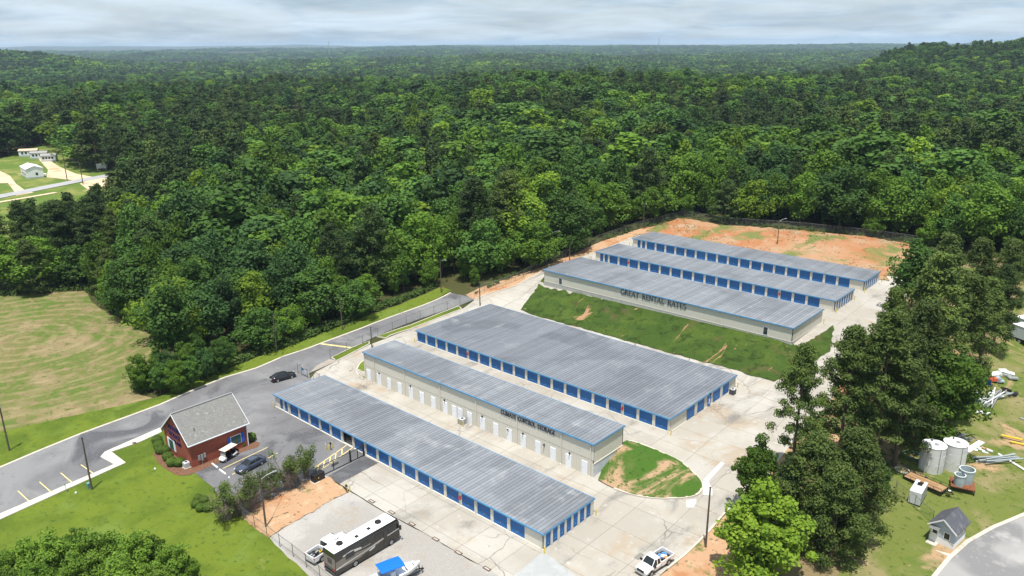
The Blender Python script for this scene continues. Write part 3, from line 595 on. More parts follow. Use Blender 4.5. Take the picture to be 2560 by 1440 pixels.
# climate control building: two storeys in front, person doors, letters
x0, y0, z0, H, L, Wd = BB
Bt = thing('storage_building', 'tall beige storage building with white doors reading CLIMATE CONTROL STORAGE', 'building', (x0, y0, z0 + .04), 0, 'storage buildings')
part('front_wall', wall_mesh(L, 0.0, 2.85), Bt); part('upper_wall', wall_mesh(L, 2.89, H - .1), Bt, (0, -.012, 0))
MB().box(-.02, L + .02, -.035, .02, 2.84, 2.9).build('band', mat('band_grey', (.40, .38, .34), .6), Bt)
part('back_wall', wall_mesh(L, 1.9, H - .1), Bt, (L, Wd, 0), math.pi)
part('end_wall', wall_mesh(Wd, 2.32, H - .1), Bt, (0, Wd, 0), -math.pi / 2); part('end_wall', wall_mesh(Wd, 2.32, H - .1), Bt, (L, 0, 0), math.pi / 2)
MB().box(L - .2, L + .05, .02, Wd, -.3, 2.28).box(-.05, .2, .02, Wd, -.3, 2.28).box(0, L, Wd - .2, Wd + .02, -.3, 1.9).build('block_base', m_cmu, Bt)
MB().box(L + .02, L + .11, -.02, Wd, 2.27, 2.33).build('flashing', m_trim, Bt)
add_roof(Bt, L, Wd, H, m_roof)
def bx(pxx, pyy): return float(aty(pxx, pyy, y0)[0] - x0)
dl = [(890 + a / 5.54, 840 + b / 5.54) for a, b in ((165, 605), (305, 670), (445, 735), (590, 795), (745, 865), (895, 925), (1050, 990), (1215, 1065), (1340, 1120), (1420, 1155), (1550, 1215))] + [(1160 + a / 5.54, 960 + b / 5.54) for a, b in ((232, 625), (413, 710), (600, 790), (792, 870), (992, 960), (1198, 1055), (1412, 1140))] + [(1400 + 303 / 5.54, 1000 + 1020 / 5.54)]
mb = MB(); mb.box(-.06, 1.08, -.05, 0, .02, 2.2); mb.box(.0, 1.02, -.075, -.05, .03, 2.14); mb.box(.08, .16, -.12, -.075, 1.0, 1.08, 1)
PD = mb.mesh('white_door', [m_wdoor, m_galv])
for p in dl: part('white_door', PD, Bt, (bx(*p), -.03, .02))
LAMP = MB().box(-.08, .08, -.32, -.02, 0, .16).box(-.03, .03, -.12, -.02, -.35, .1).mesh('wall_lamp', m_black)
for p in ((890 + 328 / 5.54, 840 + 520 / 5.54), (890 + 760 / 5.54, 840 + 695 / 5.54), (890 + 1232 / 5.54, 840 + 890 / 5.54), (1160 + 258 / 5.54, 960 + 450 / 5.54), (1160 + 618 / 5.54, 960 + 635 / 5.54), (1160 + 822 / 5.54, 960 + 690 / 5.54), (1160 + 1115 / 5.54, 960 + 845 / 5.54), (1400 + 140 / 5.54, 1000 + 740 / 5.54)):
    q = aty(p[0], p[1], y0); part('wall_lamp', LAMP, Bt, (q[0] - x0, -.02, q[2]))
DS = MB().box(-.06, .06, -.15, -.03, .1, H - .15).box(-.06, .06, -.4, -.03, .02, .14).mesh('downspout', m_trim)
for p in ((904, 942), (890 + 275 / 5.54, 840 + 650 / 5.54), (890 + 690 / 5.54, 840 + 830 / 5.54), (890 + 1175 / 5.54, 840 + 1045 / 5.54), (1160 + 180 / 5.54, 960 + 590 / 5.54), (1160 + 738 / 5.54, 960 + 850 / 5.54), (1160 + 1350 / 5.54, 960 + 1105 / 5.54), (1400 + 420 / 5.54, 1000 + 1060 / 5.54)):
    part('downspout', DS, Bt, (min(max(bx(*p), .1), L - .15), -.03, 0))

# great rental rates building
x0d, y0d, z0d, Hd, Ld, Wdd = BD
Dt = thing('storage_building', 'windowed beige storage building above the slope reading GREAT RENTAL RATES', 'building', (x0d, y0d, z0d), 0, 'storage buildings')
part('front_wall', wall_mesh(Ld, 0.0, Hd - .1), Dt); part('back_wall', wall_mesh(Ld, .05, Hd - .1), Dt, (Ld, Wdd, 0), math.pi)
part('end_wall', wall_mesh(Wdd, 0, Hd - .1), Dt, (0, Wdd, 0), -math.pi / 2); part('end_wall', wall_mesh(Wdd, 0, Hd - .1), Dt, (Ld, 0, 0), math.pi / 2)
MB().box(-.03, Ld + .03, -.03, Wdd + .03, -2.2, -.06).build('foundation', m_found, Dt); MB().box(-.06, Ld + .06, -.06, Wdd + .05, -.055, .015).build('flashing', m_trim, Dt)
add_roof(Dt, Ld, Wdd, Hd, m_roof)
def winpart(root, xx, zz_, w, h, fr=.12):
    f = MB().box(xx - fr, xx + w + fr, -.07, -.03, zz_ - fr, zz_ + h + fr).build('window', m_wdoor, root); MB().box(xx, xx + w, -.085, -.07, zz_, zz_ + h).build('pane', m_glass, f)
for p in ((1398, 709), (1908, 834)):
    q = aty(*p, y0d); winpart(Dt, q[0] - x0d, q[2] - z0d, .85, 1.45)

# ------------------------------------------------------------------ letters (serif capitals built from strokes)
def arc(cx, cz, rx, rz_, a0, a1, n=9): return [(cx + rx * math.cos(rad(a0 + (a1 - a0) * i / n)), cz + rz_ * math.sin(rad(a0 + (a1 - a0) * i / n))) for i in range(n + 1)]
GL = {
 'C': (.78, [(arc(.42, .5, .38, .48, 45, 315, 14), .15)], [(.72, .86, .1, .2)]), 'G': (.82, [(arc(.42, .5, .38, .48, 45, 330, 14), .15), ([(.74, .05), (.74, .42)], .13)], [(.74, .42, .26, .06)]),
 'L': (.66, [([(.2, 0), (.2, 1)], .15), ([(.2, .03), (.62, .03)], .07)], [(.2, 1, .34, .06), (.6, .1, .06, .2)]), 'I': (.4, [([(.2, 0), (.2, 1)], .15)], [(.2, 1, .36, .06), (.2, 0, .36, .06)]),
 'M': (1.0, [([(.14, 0), (.14, 1)], .09), ([(.14, 1), (.5, .05)], .13), ([(.5, .05), (.86, 1)], .07), ([(.86, 0), (.86, 1)], .15)], [(.12, 0, .28, .06), (.86, 0, .3, .06), (.1, 1, .2, .06), (.9, 1, .2, .06)]),
 'A': (.86, [([(.08, 0), (.42, 1)], .07), ([(.42, 1), (.76, 0)], .15), ([(.2, .35), (.64, .35)], .06)], [(.08, 0, .26, .06), (.76, 0, .3, .06)]), 'T': (.74, [([(.37, 0), (.37, 1)], .15), ([(.04, .97), (.7, .97)], .07)], [(.37, 0, .36, .06), (.05, .9, .06, .2), (.69, .9, .06, .2)]),
 'E': (.7, [([(.2, 0), (.2, 1)], .15), ([(.2, .97), (.62, .97)], .07), ([(.2, .52), (.5, .52)], .06), ([(.2, .03), (.64, .03)], .07)], [(.62, .9, .06, .18), (.64, .1, .06, .2), (.5, .52, .05, .18)]),
 'O': (.86, [(arc(.43, .5, .37, .48, 0, 360, 18), .14)], []), 'N': (.86, [([(.14, 0), (.14, 1)], .08), ([(.14, 1), (.72, 0)], .15), ([(.72, 0), (.72, 1)], .08)], [(.14, 0, .28, .06), (.72, 1, .28, .06)]),
 'R': (.8, [([(.2, 0), (.2, 1)], .15), ([(.2, .97), (.42, .97)] + arc(.42, .75, .2, .22, 90, -90, 8) + [(.2, .53)], .1), ([(.4, .53), (.72, 0)], .14)], [(.2, 0, .34, .06), (.74, 0, .2, .06)]),
 'S': (.66, [(arc(.34, .74, .22, .23, 30, 270, 10) + arc(.34, .26, .24, .25, 90, -150, 10), .12)], []), 'H': (.86, [([(.18, 0), (.18, 1)], .14), ([(.68, 0), (.68, 1)], .14), ([(.18, .5), (.68, .5)], .07)], [(.18, 0, .3, .06), (.68, 0, .3, .06), (.18, 1, .3, .06), (.68, 1, .3, .06)]),
 'D': (.84, [([(.18, 0), (.18, 1)], .15), ([(.18, .97)] + arc(.36, .5, .38, .47, 90, -90, 12) + [(.18, .03)], .11)], []), '7': (.62, [([(.08, .96), (.54, .96), (.24, 0)], .12)], []), '0': (.62, [(arc(.31, .5, .24, .48, 0, 360, 14), .12)], []),
 '5': (.62, [([(.5, .96), (.16, .96), (.14, .56)] + arc(.28, .32, .24, .3, 110, -140, 10), .12)], []), '1': (.5, [([(.26, 0), (.26, 1)], .14)], [(.26, 0, .3, .06)]), '-': (.5, [([(.08, .42), (.42, .42)], .1)], [])}
def letters(root, text, x_a, x_b, zbase, h, m, y=-.05, depth=.07, rz=0.0):
    adv = sum(GL[c][0] if c != ' ' else .62 for c in text); s = (x_b - x_a) / adv; x = x_a
    for c in text:
        if c == ' ': x += .62 * s; continue
        w, st, ser = GL[c]; mb = MB(); k = 0
        for path, t in st:
            for a, b in zip(path[:-1], path[1:]):
                dx, dz = (b[0] - a[0]) * s, (b[1] - a[1]) * h; ln = math.hypot(dx, dz)
                if ln < 1e-6: continue
                nx_, nz = -dz / ln * t * h * .42, dx / ln * t * h * .42; ex, ez = dx / ln * t * h * .12, dz / ln * t * h * .12
                A0 = (a[0] * s - ex, a[1] * h - ez); B0 = (b[0] * s + ex, b[1] * h + ez); yy0 = -depth + k * .0007; k += 1
                q = [(A0[0] - nx_, A0[1] - nz), (B0[0] - nx_, B0[1] - nz), (B0[0] + nx_, B0[1] + nz), (A0[0] + nx_, A0[1] + nz)]
                mb.add([(u, yy0, v) for u, v in q] + [(u, 0, v) for u, v in q], [(0, 1, 2, 3), (7, 6, 5, 4), (0, 4, 5, 1), (1, 5, 6, 2), (2, 6, 7, 3), (3, 7, 4, 0)])
        for (cx_, cz_, ww, hh) in ser: mb.box((cx_ - ww / 2) * s, (cx_ + ww / 2) * s, -depth + .01, -.005, (cz_ - hh / 2) * h, (cz_ + hh / 2) * h)
        o = mb.build('letter', m, root, (x, y, zbase)); x += w * s
qa = aty(1253, 1036, y0); qb = aty(1388, 1090, y0)
letters(Bt, 'CLIMATE CONTROL STORAGE', qa[0] - x0, qb[0] - x0, 4.42, .72, m_letter)
qa = aty(1552, 738, y0d); qb = aty(1716, 775, y0d)
letters(Dt, 'GREAT RENTAL RATES', qa[0] - x0d, qb[0] - x0d, 1.42, 1.12, m_letter)

# ------------------------------------------------------------------ brick office
def brick_hook(ctx, col):
    N, L = ctx['N'], ctx['L']; br = N.new('ShaderNodeTexBrick'); br.inputs['Scale'].default_value = 1; br.inputs['Brick Width'].default_value = .22; br.inputs['Row Height'].default_value = .076; br.inputs['Mortar Size'].default_value = .008
    br.inputs['Color1'].default_value = (.33, .062, .032, 1); br.inputs['Color2'].default_value = (.24, .042, .026, 1); br.inputs['Mortar'].default_value = (.30, .17, .12, 1)
    sp = N.new('ShaderNodeSeparateXYZ'); L.new(ctx['vec'], sp.inputs[0]); cb = N.new('ShaderNodeCombineXYZ'); L.new(ctx['math']('ADD', sp.outputs[0], sp.outputs[1]), cb.inputs[0]); L.new(sp.outputs[2], cb.inputs[1]); L.new(cb.outputs[0], br.inputs['Vector'])
    return ctx['mix'](ctx['rng'](ctx['noise'](1.1, 4), .55, .78, 0, .35), br.outputs['Color'], (.40, .12, .07))
m_brick = mat('red_brick', (.28, .05, .03), .85, .2, hook=brick_hook)
def shingle_hook(ctx, col):
    N, L = ctx['N'], ctx['L']; br = N.new('ShaderNodeTexBrick'); br.inputs['Scale'].default_value = 1; br.inputs['Brick Width'].default_value = .33; br.inputs['Row Height'].default_value = .2; br.inputs['Mortar Size'].default_value = .012; br.inputs['Bias'].default_value = 0
    br.inputs['Color1'].default_value = (1, 1, 1, 1); br.inputs['Color2'].default_value = (.80, .80, .80, 1); br.inputs['Mortar'].default_value = (.6, .6, .6, 1)
    sp = N.new('ShaderNodeSeparateXYZ'); L.new(ctx['vec'], sp.inputs[0]); cb = N.new('ShaderNodeCombineXYZ'); L.new(sp.outputs[1], cb.inputs[0]); L.new(ctx['math']('MULTIPLY', sp.outputs[2], 1.3), cb.inputs[1]); L.new(cb.outputs[0], br.inputs['Vector'])
    return ctx['mix'](1.0, col, br.outputs['Color'], 'MULTIPLY')
m_shing = mat('grey_shingle', (.225, .22, .208), .9, .2, layers=[((.235, .235, .23), .35, .48, .68, 5), ((.15, .155, .145), .8, .62, .78, 5, .4, (1, 1, .35)), ((.34, .335, .32), 2, .58, .72)], hook=shingle_hook)
oxL, oxR, oy0, oLen = -115.45, -106.85, 44.92, 9.45   # wall footprint measured from the photograph
oW = oxR - oxL; RH = 7.85; ov, og = .32, .36; sl_ = (RH - 3.87) / (oW / 2 + ov); OH = RH - sl_ * oW / 2 - .17
Of = thing('brick_office', 'small red brick office with steep grey shingle gable roof', 'building', (oxL, oy0, .05))
mb = MB(); mb.box(0, oW, 0, oLen, -.2, OH); mb.add([(0, 0, OH), (oW, 0, OH), (oW / 2, 0, RH - .17), (0, oLen, OH), (oW, oLen, OH), (oW / 2, oLen, RH - .17)], [(0, 1, 2), (5, 4, 3), (0, 2, 5, 3), (1, 4, 5, 2)]); mb.build('wall', m_brick, Of)
for sgn, nm in ((-1, 'roof'), (1, 'roof')):
    e = oW / 2 + ov; xe = oW / 2 + sgn * e; ze = RH - sl_ * e
    a, b, c_, d_ = (oW / 2, -og, RH), (oW / 2, oLen + og, RH), (xe, oLen + og, ze), (xe, -og, ze)
    th = .13; vs = [a, b, c_, d_] + [(p[0], p[1], p[2] - th) for p in (a, b, c_, d_)]
    fs = [(0, 1, 2, 3), (7, 6, 5, 4), (0, 4, 5, 1), (1, 5, 6, 2), (2, 6, 7, 3), (3, 7, 4, 0)]
    MB().add(vs, fs if sgn < 0 else [tuple(reversed(f)) for f in fs]).build('roof', m_shing, Of)
    MB().bar((xe, -og - .01, ze - .03), (xe, oLen + og + .01, ze - .03), .13, .14).build('gutter', m_wdoor, Of)
    for yy in (-og, oLen + og): MB().bar((oW / 2, yy - .015 * (1 if yy < 0 else -1), RH - .09), (xe, yy - .015 * (1 if yy < 0 else -1), ze - .09), .05, .2).build('barge_board', m_wdoor, Of)
MB().bar((oW / 2, -og, RH + .03), (oW / 2, oLen + og, RH + .03), .3, .05).build('ridge_cap', mat('ridge_grey', (.24, .24, .24), .9), Of)
m_shut = mat('blue_shutter', (.02, .11, .52), .5)
def owin(xw, zw, w, h, rz, loc, shut=True, sm=None):
    f = MB().box(0, w, -.06, .02, 0, h).build('window', m_wdoor, Of, loc, rz); MB().box(.07, w - .07, -.075, -.06, .07, h - .07).build('pane', mat('green_glass', (.035, .085, .085), .08, .6), f)
    for a in (-.52, w + .06): MB().box(a, a + .46, -.07, .02, -.05, h + .05).build('shutter', sm or m_shut, Of, loc, rz)
owin(0, 0, 1.8, 1.6, math.pi / 2, (oW + .02, oLen - 2.95, 1.05))
owin(0, 0, 1.5, 1.75, 0, (1.5, -.02, .9), sm=m_wdoor)
MB().box(-.06, .06, -.06, .06, .05, OH - .1).build('downspout', m_wdoor, Of, (oW + .12, oLen - .1, 0))
for yy, hh, zz_ in ((1.0, .8, .9), (1.45, 1.0, .7), (1.9, .75, 1.0)): MB().box(oW, oW + .18, yy, yy + .32, zz_, zz_ + hh).build('meter_box', m_galv, Of)
MB().tube([(oW + .09, 1.6, .05), (oW + .09, 1.6, .8)], .05).build('conduit', m_galv, Of)
MB().tube([(oW * .85, 1.6, RH - sl_ * oW * .35 - .2), (oW * .85, 1.6, RH - sl_ * oW * .35 + .5)], .06).build('vent_pipe', m_black, Of)
for t_, pa, pb, hh in (('NORTHSIDE', (420, 1066), (450, 1091), .72), ('STORAGE', (422, 1082), (452, 1107), .72), ('770-501-0707', (425, 1098), (455, 1122), .6)):
    qa, qb = aty(*pa, oy0), aty(*pb, oy0); letters(Of, t_, qa[0] - oxL, min(qb[0] - oxL, oW - .3), (qa[2] + qb[2]) / 2, hh, mat('letter_blue', (.01, .012, .10), .5), -.02, .06)
sx, sy_ = oxR, oy0
drape('mulch_bed', smoothp([(oxL - 1.6, oy0 + 3.4), (oxL - 2.0, oy0 - .6), (oxL + .4, oy0 - 2.6), (oxR - 1.5, oy0 - 3.0), (oxR + 1.4, oy0 - 2.2), (oxR + 1.7, oy0 + .4), (oxR + 1.2, oy0 + oLen - 1.2), (oxR + 1.9, oy0 + oLen + .6), (oxR + .6, oy0 + oLen + 1.9), (oxR - 2, oy0 + oLen + .5), (oxL, oy0 + 5)], 2), .075, m_mulch, 1.0, .04, sink=False)
# ------------------------------------------------------------------ vehicles (front towards +x, origin on the ground)
def paint(name, c, rough=.25): return mat(name, c, rough, .5, coat=.6)
m_clear = mat('car_glass', (.012, .015, .018), .04, .7)
m_lampw = mat('lamp_clear', (.75, .77, .78), .15, .6); m_lampr = mat('lamp_red', (.35, .01, .012), .25, .5)
def ring(x, hw, zb, zt, cr=.03):
    h = zt - zb; p = [(-.84, zb), (-.98, zb + .16 * h), (-1, zb + .55 * h), (-.955, zb + .88 * h), (-.84, zt), (-.45, zt + cr), (0, zt + cr * 1.3)]
    p = p + [(-a, b) for a, b in p[-2::-1]]; return [(x, a * hw, b) for a, b in p]
WH = {}
def wheel_mesh(r, w):
    k = (r, w)
    if k not in WH:
        t = MB(); t.lathe([(r * .62, -w / 2), (r * .9, -w / 2), (r, -w * .36), (r, w * .36), (r * .9, w / 2), (r * .62, w / 2)], 20)
        q = MB(); q.lathe([(0.001, w * .34), (r * .2, w * .40), (r * .5, w * .30), (r * .63, w * .46)], 20); q.lathe([(r * .63, -w * .46), (r * .5, -w * .30), (r * .2, -w * .40), (0.001, -w * .34)], 20)
        for i in range(5):
            a = 2 * math.pi * i / 5; q.bar((0, 0, w * .40), (math.cos(a) * r * .6, math.sin(a) * r * .6, w * .40), r * .18, .03)
        WH[k] = (t.mesh('wheel', m_rubber, True), q.mesh('rim', m_rim))
    return WH[k]
def add_wheel(root, x, y, r, w):
    a, b = wheel_mesh(r, w); o = part('wheel', a, root, (x, y, r)); o.rotation_euler = (math.pi / 2 if y < 0 else -math.pi / 2, 0, 0); part('rim', b, o)
def cabin(root, bt, tp, m, glass_name='window'):
    """bt/tp: (x_rear, x_front, half_width, z) of the base and the top of the greenhouse"""
    lv = []
    for f in (0, .55, 1.0):
        xr = bt[0] + (tp[0] - bt[0]) * f; xf = bt[1] + (tp[1] - bt[1]) * f; hw = bt[2] + (tp[2] - bt[2]) * (f ** 1.3); z = bt[3] + (tp[3] - bt[3]) * f
        lv.append([(xr, -hw * .9, z), (xr + .12, -hw, z), (xf - .2, -hw, z), (xf, -hw * .86, z), (xf, hw * .86, z), (xf - .2, hw, z), (xr + .12, hw, z), (xr, hw * .9, z)])
    MB().loft(lv, cap=False).build(glass_name, m_clear, root)
    t = lv[-1]; c = [(p[0] * .94 + (tp[0] + tp[1]) * .03, p[1] * .8, p[2] + .045) for p in t]; e = [(p[0], p[1] * 1.015, p[2] + .004) for p in t]; e2 = [(p[0], p[1] * 1.015, p[2] - .05) for p in t]
    MB().loft([e2, e, c], cap=False).add(c, [tuple(range(8))]).build('roof', m, root, smooth=False)
    mb = MB(); b = lv[0]
    for i in (0, 1, 2, 3, 4, 5, 6, 7):
        for u, v in ((lv[0][i], lv[1][i]), (lv[1][i], lv[2][i])):
            if i in (1, 3, 4, 6, 0, 7): mb.bar(u, v, .07, .07)
    xm = (bt[0] + bt[1]) / 2 - .05
    for s in (-1, 1): mb.bar((xm, s * bt[2] * 1.0, bt[3]), (xm - .05, s * tp[2], tp[3]), .09, .06)
    mb.build('pillars', m, root)
def sedan(label, m, loc, rz, cat='car'):
    r = thing('sedan', label, cat, loc, rz)
    st = [(-2.42, .70, .42, .82), (-2.32, .83, .28, .97), (-1.7, .90, .20, 1.02), (-.8, .915, .17, .98), (.4, .915, .17, .95), (1.1, .915, .17, .93), (1.8, .89, .20, .85), (2.25, .82, .24, .76), (2.42, .66, .34, .66)]
    MB().loft([ring(*q) for q in st]).build('body', m, r, smooth=True)
    cabin(r, (-1.9, 1.12, .80, .955), (-1.05, .22, .60, 1.42), m)
    for x in (-1.42, 1.42):
        for s in (-1, 1): add_wheel(r, x, s * .83, .33, .23)
    for s in (-1, 1):
        MB().box(-.2, .16, -.13, .13, -.06, .07).build('headlight', m_lampw, r, (2.24, s * .62, .66)); MB().box(-.06, .08, -.2, .2, -.06, .07).build('taillight', m_lampr, r, (-2.40, s * .55, .80))
        MB().box(-.08, .08, -.1, .1, -.05, .07).build('mirror', m, r, (.82, s * 1.0, 1.02))
    MB().box(2.36, 2.44, -.5, .5, .34, .52).build('grille', m_black, r); MB().box(-2.46, -2.40, -.26, .26, .52, .64).build('number_plate', m_wdoor, r)
    return r
def pickup(label, m, loc, rz, crew=True, L=5.9):
    r = thing('pickup_truck', label, 'pickup truck', loc, rz)
    xf = L / 2; xb = -L / 2; cabL = 2.25 if crew else 1.45; hood = 1.45; xc1 = xf - hood; xc0 = xc1 - cabL; hw = .96
    MB().loft([ring(*q) for q in ((xc0, hw, .42, 1.12), (xc0 + .4, hw, .40, 1.13), (xc1 - .3, hw, .40, 1.13), (xc1 + .2, hw, .42, 1.12), (xf - .35, hw * .97, .44, 1.06), (xf - .06, hw * .9, .46, .98), (xf, hw * .82, .5, .92))]).build('body', m, r, smooth=True)
    cabin(r, (xc0 + .04, xc1 + .22, .90, 1.11), (xc0 + .16, xc1 - .42, .74, 1.80), m)
    mb = MB()
    for s in (-1, 1): mb.box(xb, xc0 - .02, s * hw - (.09 if s > 0 else 0), s * hw + (.09 if s < 0 else 0), .5, 1.16)
    mb.box(xb, xb + .07, -hw + .09, hw - .09, .5, 1.12); mb.box(xc0 - .09, xc0 - .025, -hw + .09, hw - .09, .5, 1.15)
    bed = mb.build('bed', m, r); MB().box(xb + .07, xc0 - .09, -hw + .09, hw - .09, .52, .62).build('bed_liner', m_black, bed)
    for s in (-1, 1):
        for x in (xf - .95, xb + 1.15):
            add_wheel(r, x, s * .86, .40, .27)
            mb = MB()
            pts = [(x + .5 * math.cos(rad(a)), .40 + .5 * math.sin(rad(a))) for a in range(0, 181, 20)]
            for u, v in zip(pts[:-1], pts[1:]): mb.bar((u[0], s * (hw + .005), u[1]), (v[0], s * (hw + .005), v[1]), .06, .05)
            mb.build('wheel_arch', m_black, r)
        MB().box(-.04, .04, -.13, .13, -.1, .1).build('headlight', m_lampw, r, (xf - .02, s * .68, .86)); MB().box(-.03, .03, -.09, .09, -.14, .14).build('taillight', m_lampr, r, (xb - .02, s * .86, .98))
        MB().box(-.1, .1, -.14, .14, -.1, .14).build('mirror', m_black, r, (xc1 + .05, s * 1.08, 1.22))
    MB().box(xf - .05, xf + .07, -.9, .9, .42, .62).build('bumper', m_chrome, r); MB().box(xb - .12, xb, -.88, .88, .42, .6).build('bumper', m_chrome, r); MB().box(xf - .03, xf + .03, -.52, .52, .68, 1.0).build('grille', m_black, r)
    return r, (xb, xc0)
def heading(a, b):
    A, B = at(*a), at(*b); return ((A + B) / 2), math.atan2(B[1] - A[1], B[0] - A[0])
sedan('black sedan parked on the road by the chain-link gate', paint('paint_black', (.012, .012, .014)), (-125.5, 72.5, .06), rad(80))
sedan('dark blue grey sedan parked beside the golf cart', paint('paint_bluegrey', (.045, .055, .085)), (-100.3, 50.9, .06), rad(-82))
m_wp = paint('paint_white', (.80, .80, .80), .3)
t1, (xb_, xc_) = pickup('white crew cab pickup alongside the motorhome', m_wp, (-74.0, 46.6, .05), rad(95), True)
jk = random.Random(3)
def heap(name, label, cat, loc, rz, n, ext, sizes, mats, group=None, seed=1, z=0.0):
    """a loose pile: every piece its own part"""
    g = random.Random(seed); r = thing(name, label, cat, loc, rz, group)
    for i in range(n):
        sx_, sy2, sz = (g.uniform(a, b) for a, b in sizes); o = MB().box(-sx_ / 2, sx_ / 2, -sy2 / 2, sy2 / 2, 0, sz).build('scrap_piece', g.choice(mats), r, (g.uniform(-ext[0], ext[0]), g.uniform(-ext[1], ext[1]), z + g.uniform(0, ext[2])))
        o.rotation_euler = (g.uniform(-.25, .25), g.uniform(-.25, .25), g.uniform(-.5, .5))
    return r
m_scr = [m_black, m_galv, mat('dark_plastic', (.05, .05, .055), .5)]
heap('bed_load', 'black and grey gear in the bed of the crew cab pickup', 'gear', (-73.85, 44.5, .68), rad(95), 12, (.55, .55, .25), ((.3, .8), (.15, .3), (.1, .25)), m_scr, seed=4)
tag(MB().lathe([(0, 0), (.17, 0), (.19, .4), (.12, .42)], 12).build('yellow_bucket', mat('bucket_yellow', (.75, .5, .03), .5), None, (-73.7, 45.2, .72)), 'yellow bucket in the bed of the crew cab pickup', 'bucket')
t2, _ = pickup('white single cab pickup on the right edge of the concrete', m_wp, (-41.25, 71.4, .07), rad(-97), False, 5.4)
heap('bed_load', 'blue and white bags in the bed of the single cab pickup', 'gear', (-41.0, 73.1, .7), rad(0), 9, (.5, .75, .2), ((.3, .55), (.3, .5), (.15, .3)), [mat('bag_blue', (.10, .25, .55), .6), m_wdoor, mat('bag_orange', (.65, .25, .10), .6), mat('bag_pale', (.45, .55, .7), .6)], seed=8)

# motorhome
m_rvw = mat('rv_roof_white', (.86, .86, .86), .4, .4); m_rvb = mat('rv_black', (.016, .014, .013), .2, .5, coat=.5); m_rvt = mat('rv_taupe', (.19, .165, .14), .3, .5, coat=.4); m_rvs = mat('rv_silver', (.62, .60, .57), .3, .5, coat=.4)
R = thing('motorhome', 'long black and taupe motorhome with white roof', 'motorhome', (-70.2, 49.2, .05), math.pi / 2)
Lr, Wr, Hr = 5.05, 1.2, 3.3
def rvring(x, hw, zb, zt): return [(x, -hw, zb), (x, -hw, zt - .22), (x, -hw * .93, zt - .04), (x, -hw * .86, zt), (x, hw * .86, zt), (x, hw * .93, zt - .04), (x, hw, zt - .22), (x, hw, zb)]
MB().loft([rvring(-Lr, Wr, .32, Hr - .02), rvring(-Lr + .1, Wr, .3, Hr), rvring(Lr - .55, Wr, .3, Hr), rvring(Lr - .2, Wr * .99, .3, Hr - .12), rvring(Lr - .03, Wr * .95, .34, Hr - .45), rvring(Lr, Wr * .93, .4, 1.6)]).build('body', m_rvb, R)
MB().box(-Lr + .03, Lr - .5, -Wr * .88, Wr * .88, Hr + .004, Hr + .05).build('roof', m_rvw, R, bevel=.03)
for s in (-1, 1):
    y = s * (Wr + .006)
    def side(poly, m, nm, k): 
        v = [(a, y + s * .004 * k, b) for a, b in poly]; n = len(v); f = tuple(range(n)) if s < 0 else tuple(range(n - 1, -1, -1)); return MB().add(v, [f]).build(nm, m, R)
    side([(-Lr + .06, 1.0), (-Lr + .06, 2.1), (-3.9, 2.2), (-2.2, 1.95), (-.6, 1.72), (.6, 1.7), (1.6, 1.8), (Lr - .3, 1.98), (Lr - .1, 1.8), (3.0, 1.62), (1.2, 1.35), (-.2, 1.05), (-1.4, .9), (-2.6, .86), (-3.8, .9)], m_rvt, 'taupe_panel', 1)
    side([(-Lr + .06, .98), (-Lr + .06, 1.18), (-3.6, 1.3), (-2.0, 1.38), (-.6, 1.42), (1.0, 1.62), (2.6, 1.78), (Lr - .1, 1.9), (Lr - .1, 1.8), (2.6, 1.68), (1.0, 1.5), (-.6, 1.3), (-2.0, 1.24), (-3.6, 1.12)], m_rvs, 'silver_stripe', 2)
    side([(-3.9, 2.5), (-2.6, 2.62), (-1.0, 2.3), (.4, 2.02), (-.6, 2.0), (-2.2, 2.16), (-3.9, 2.32)], m_rvs, 'silver_stripe', 3)
    side([(-1.2, 1.0), (.2, 1.25), (1.2, 1.45), (1.0, 1.12), (.2, .92), (-.8, .85)], m_rvb, 'black_panel', 3)
    side([(-.1, 1.14), (.8, 1.4), (1.05, 1.4), (.85, 1.15), (.2, 1.0)], m_rvs, 'silver_stripe', 4)
    for a, b, c, d in ((-3.5, -2.2, 1.75, 2.45), (-1.1, .0, 2.1, 2.7), (1.0, 2.2, 2.1, 2.75), (3.1, 4.2, 2.0, 2.85)): MB().box(a, b, y - .01 - .02 * (s < 0), y + .01 + .02 * (s > 0), c, d).build('window', m_clear, R)
    for x in (-2.15, 3.55): add_wheel(R, x, s * 1.08, .48, .3)
    MB().box(-.1, .1, -.2, .05, -.3, .3).build('mirror', m_rvb, R, (Lr - .15, s * (Wr + .2), 2.1))
MB().box(2.35, 2.95, -Wr - .035, -Wr - .012, .55, 2.7).build('door', m_rvb, R)
MB().add([(Lr - .016, -1.0, 1.75), (Lr - .016, 1.0, 1.75), (Lr - .12, 1.02, 2.85), (Lr - .12, -1.02, 2.85)], [(0, 1, 2, 3)]).build('windscreen', m_clear, R)
MB().box(-Lr - .012, -Lr, -.55, .35, 1.55, 2.3).build('rear_window', m_clear, R); MB().add([(-Lr - .006, -Wr * .96, 1.15), (-Lr - .006, Wr * .96, 1.15), (-Lr - .006, Wr * .96, 2.55), (-Lr - .006, -Wr * .96, 2.55)], [(3, 2, 1, 0)]).build('taupe_panel', m_rvt, R)
for s in (-1, 1): MB().box(-Lr - .04, -Lr, s * .98 - .12, s * .98 + .12, .85, 1.15).build('taillight', m_lampr, R)
MB().box(-Lr - .1, -Lr, -1.1, 1.1, .38, .6).build('bumper', m_rvb, R)
for x, y_ in ((-3.35, .1), (2.6, .1)): MB().lathe([(.001, .24), (.30, .24), (.42, .18), (.46, .02)], 8).build('roof_air_unit', m_dark, R, (x, y_, Hr + .05))
for x, y_ in ((-1.1, -.35), (.9, -.15)): MB().box(-.2, .2, -.2, .2, 0, .12).build('roof_vent', m_dark, R, (x, y_, Hr + .05))
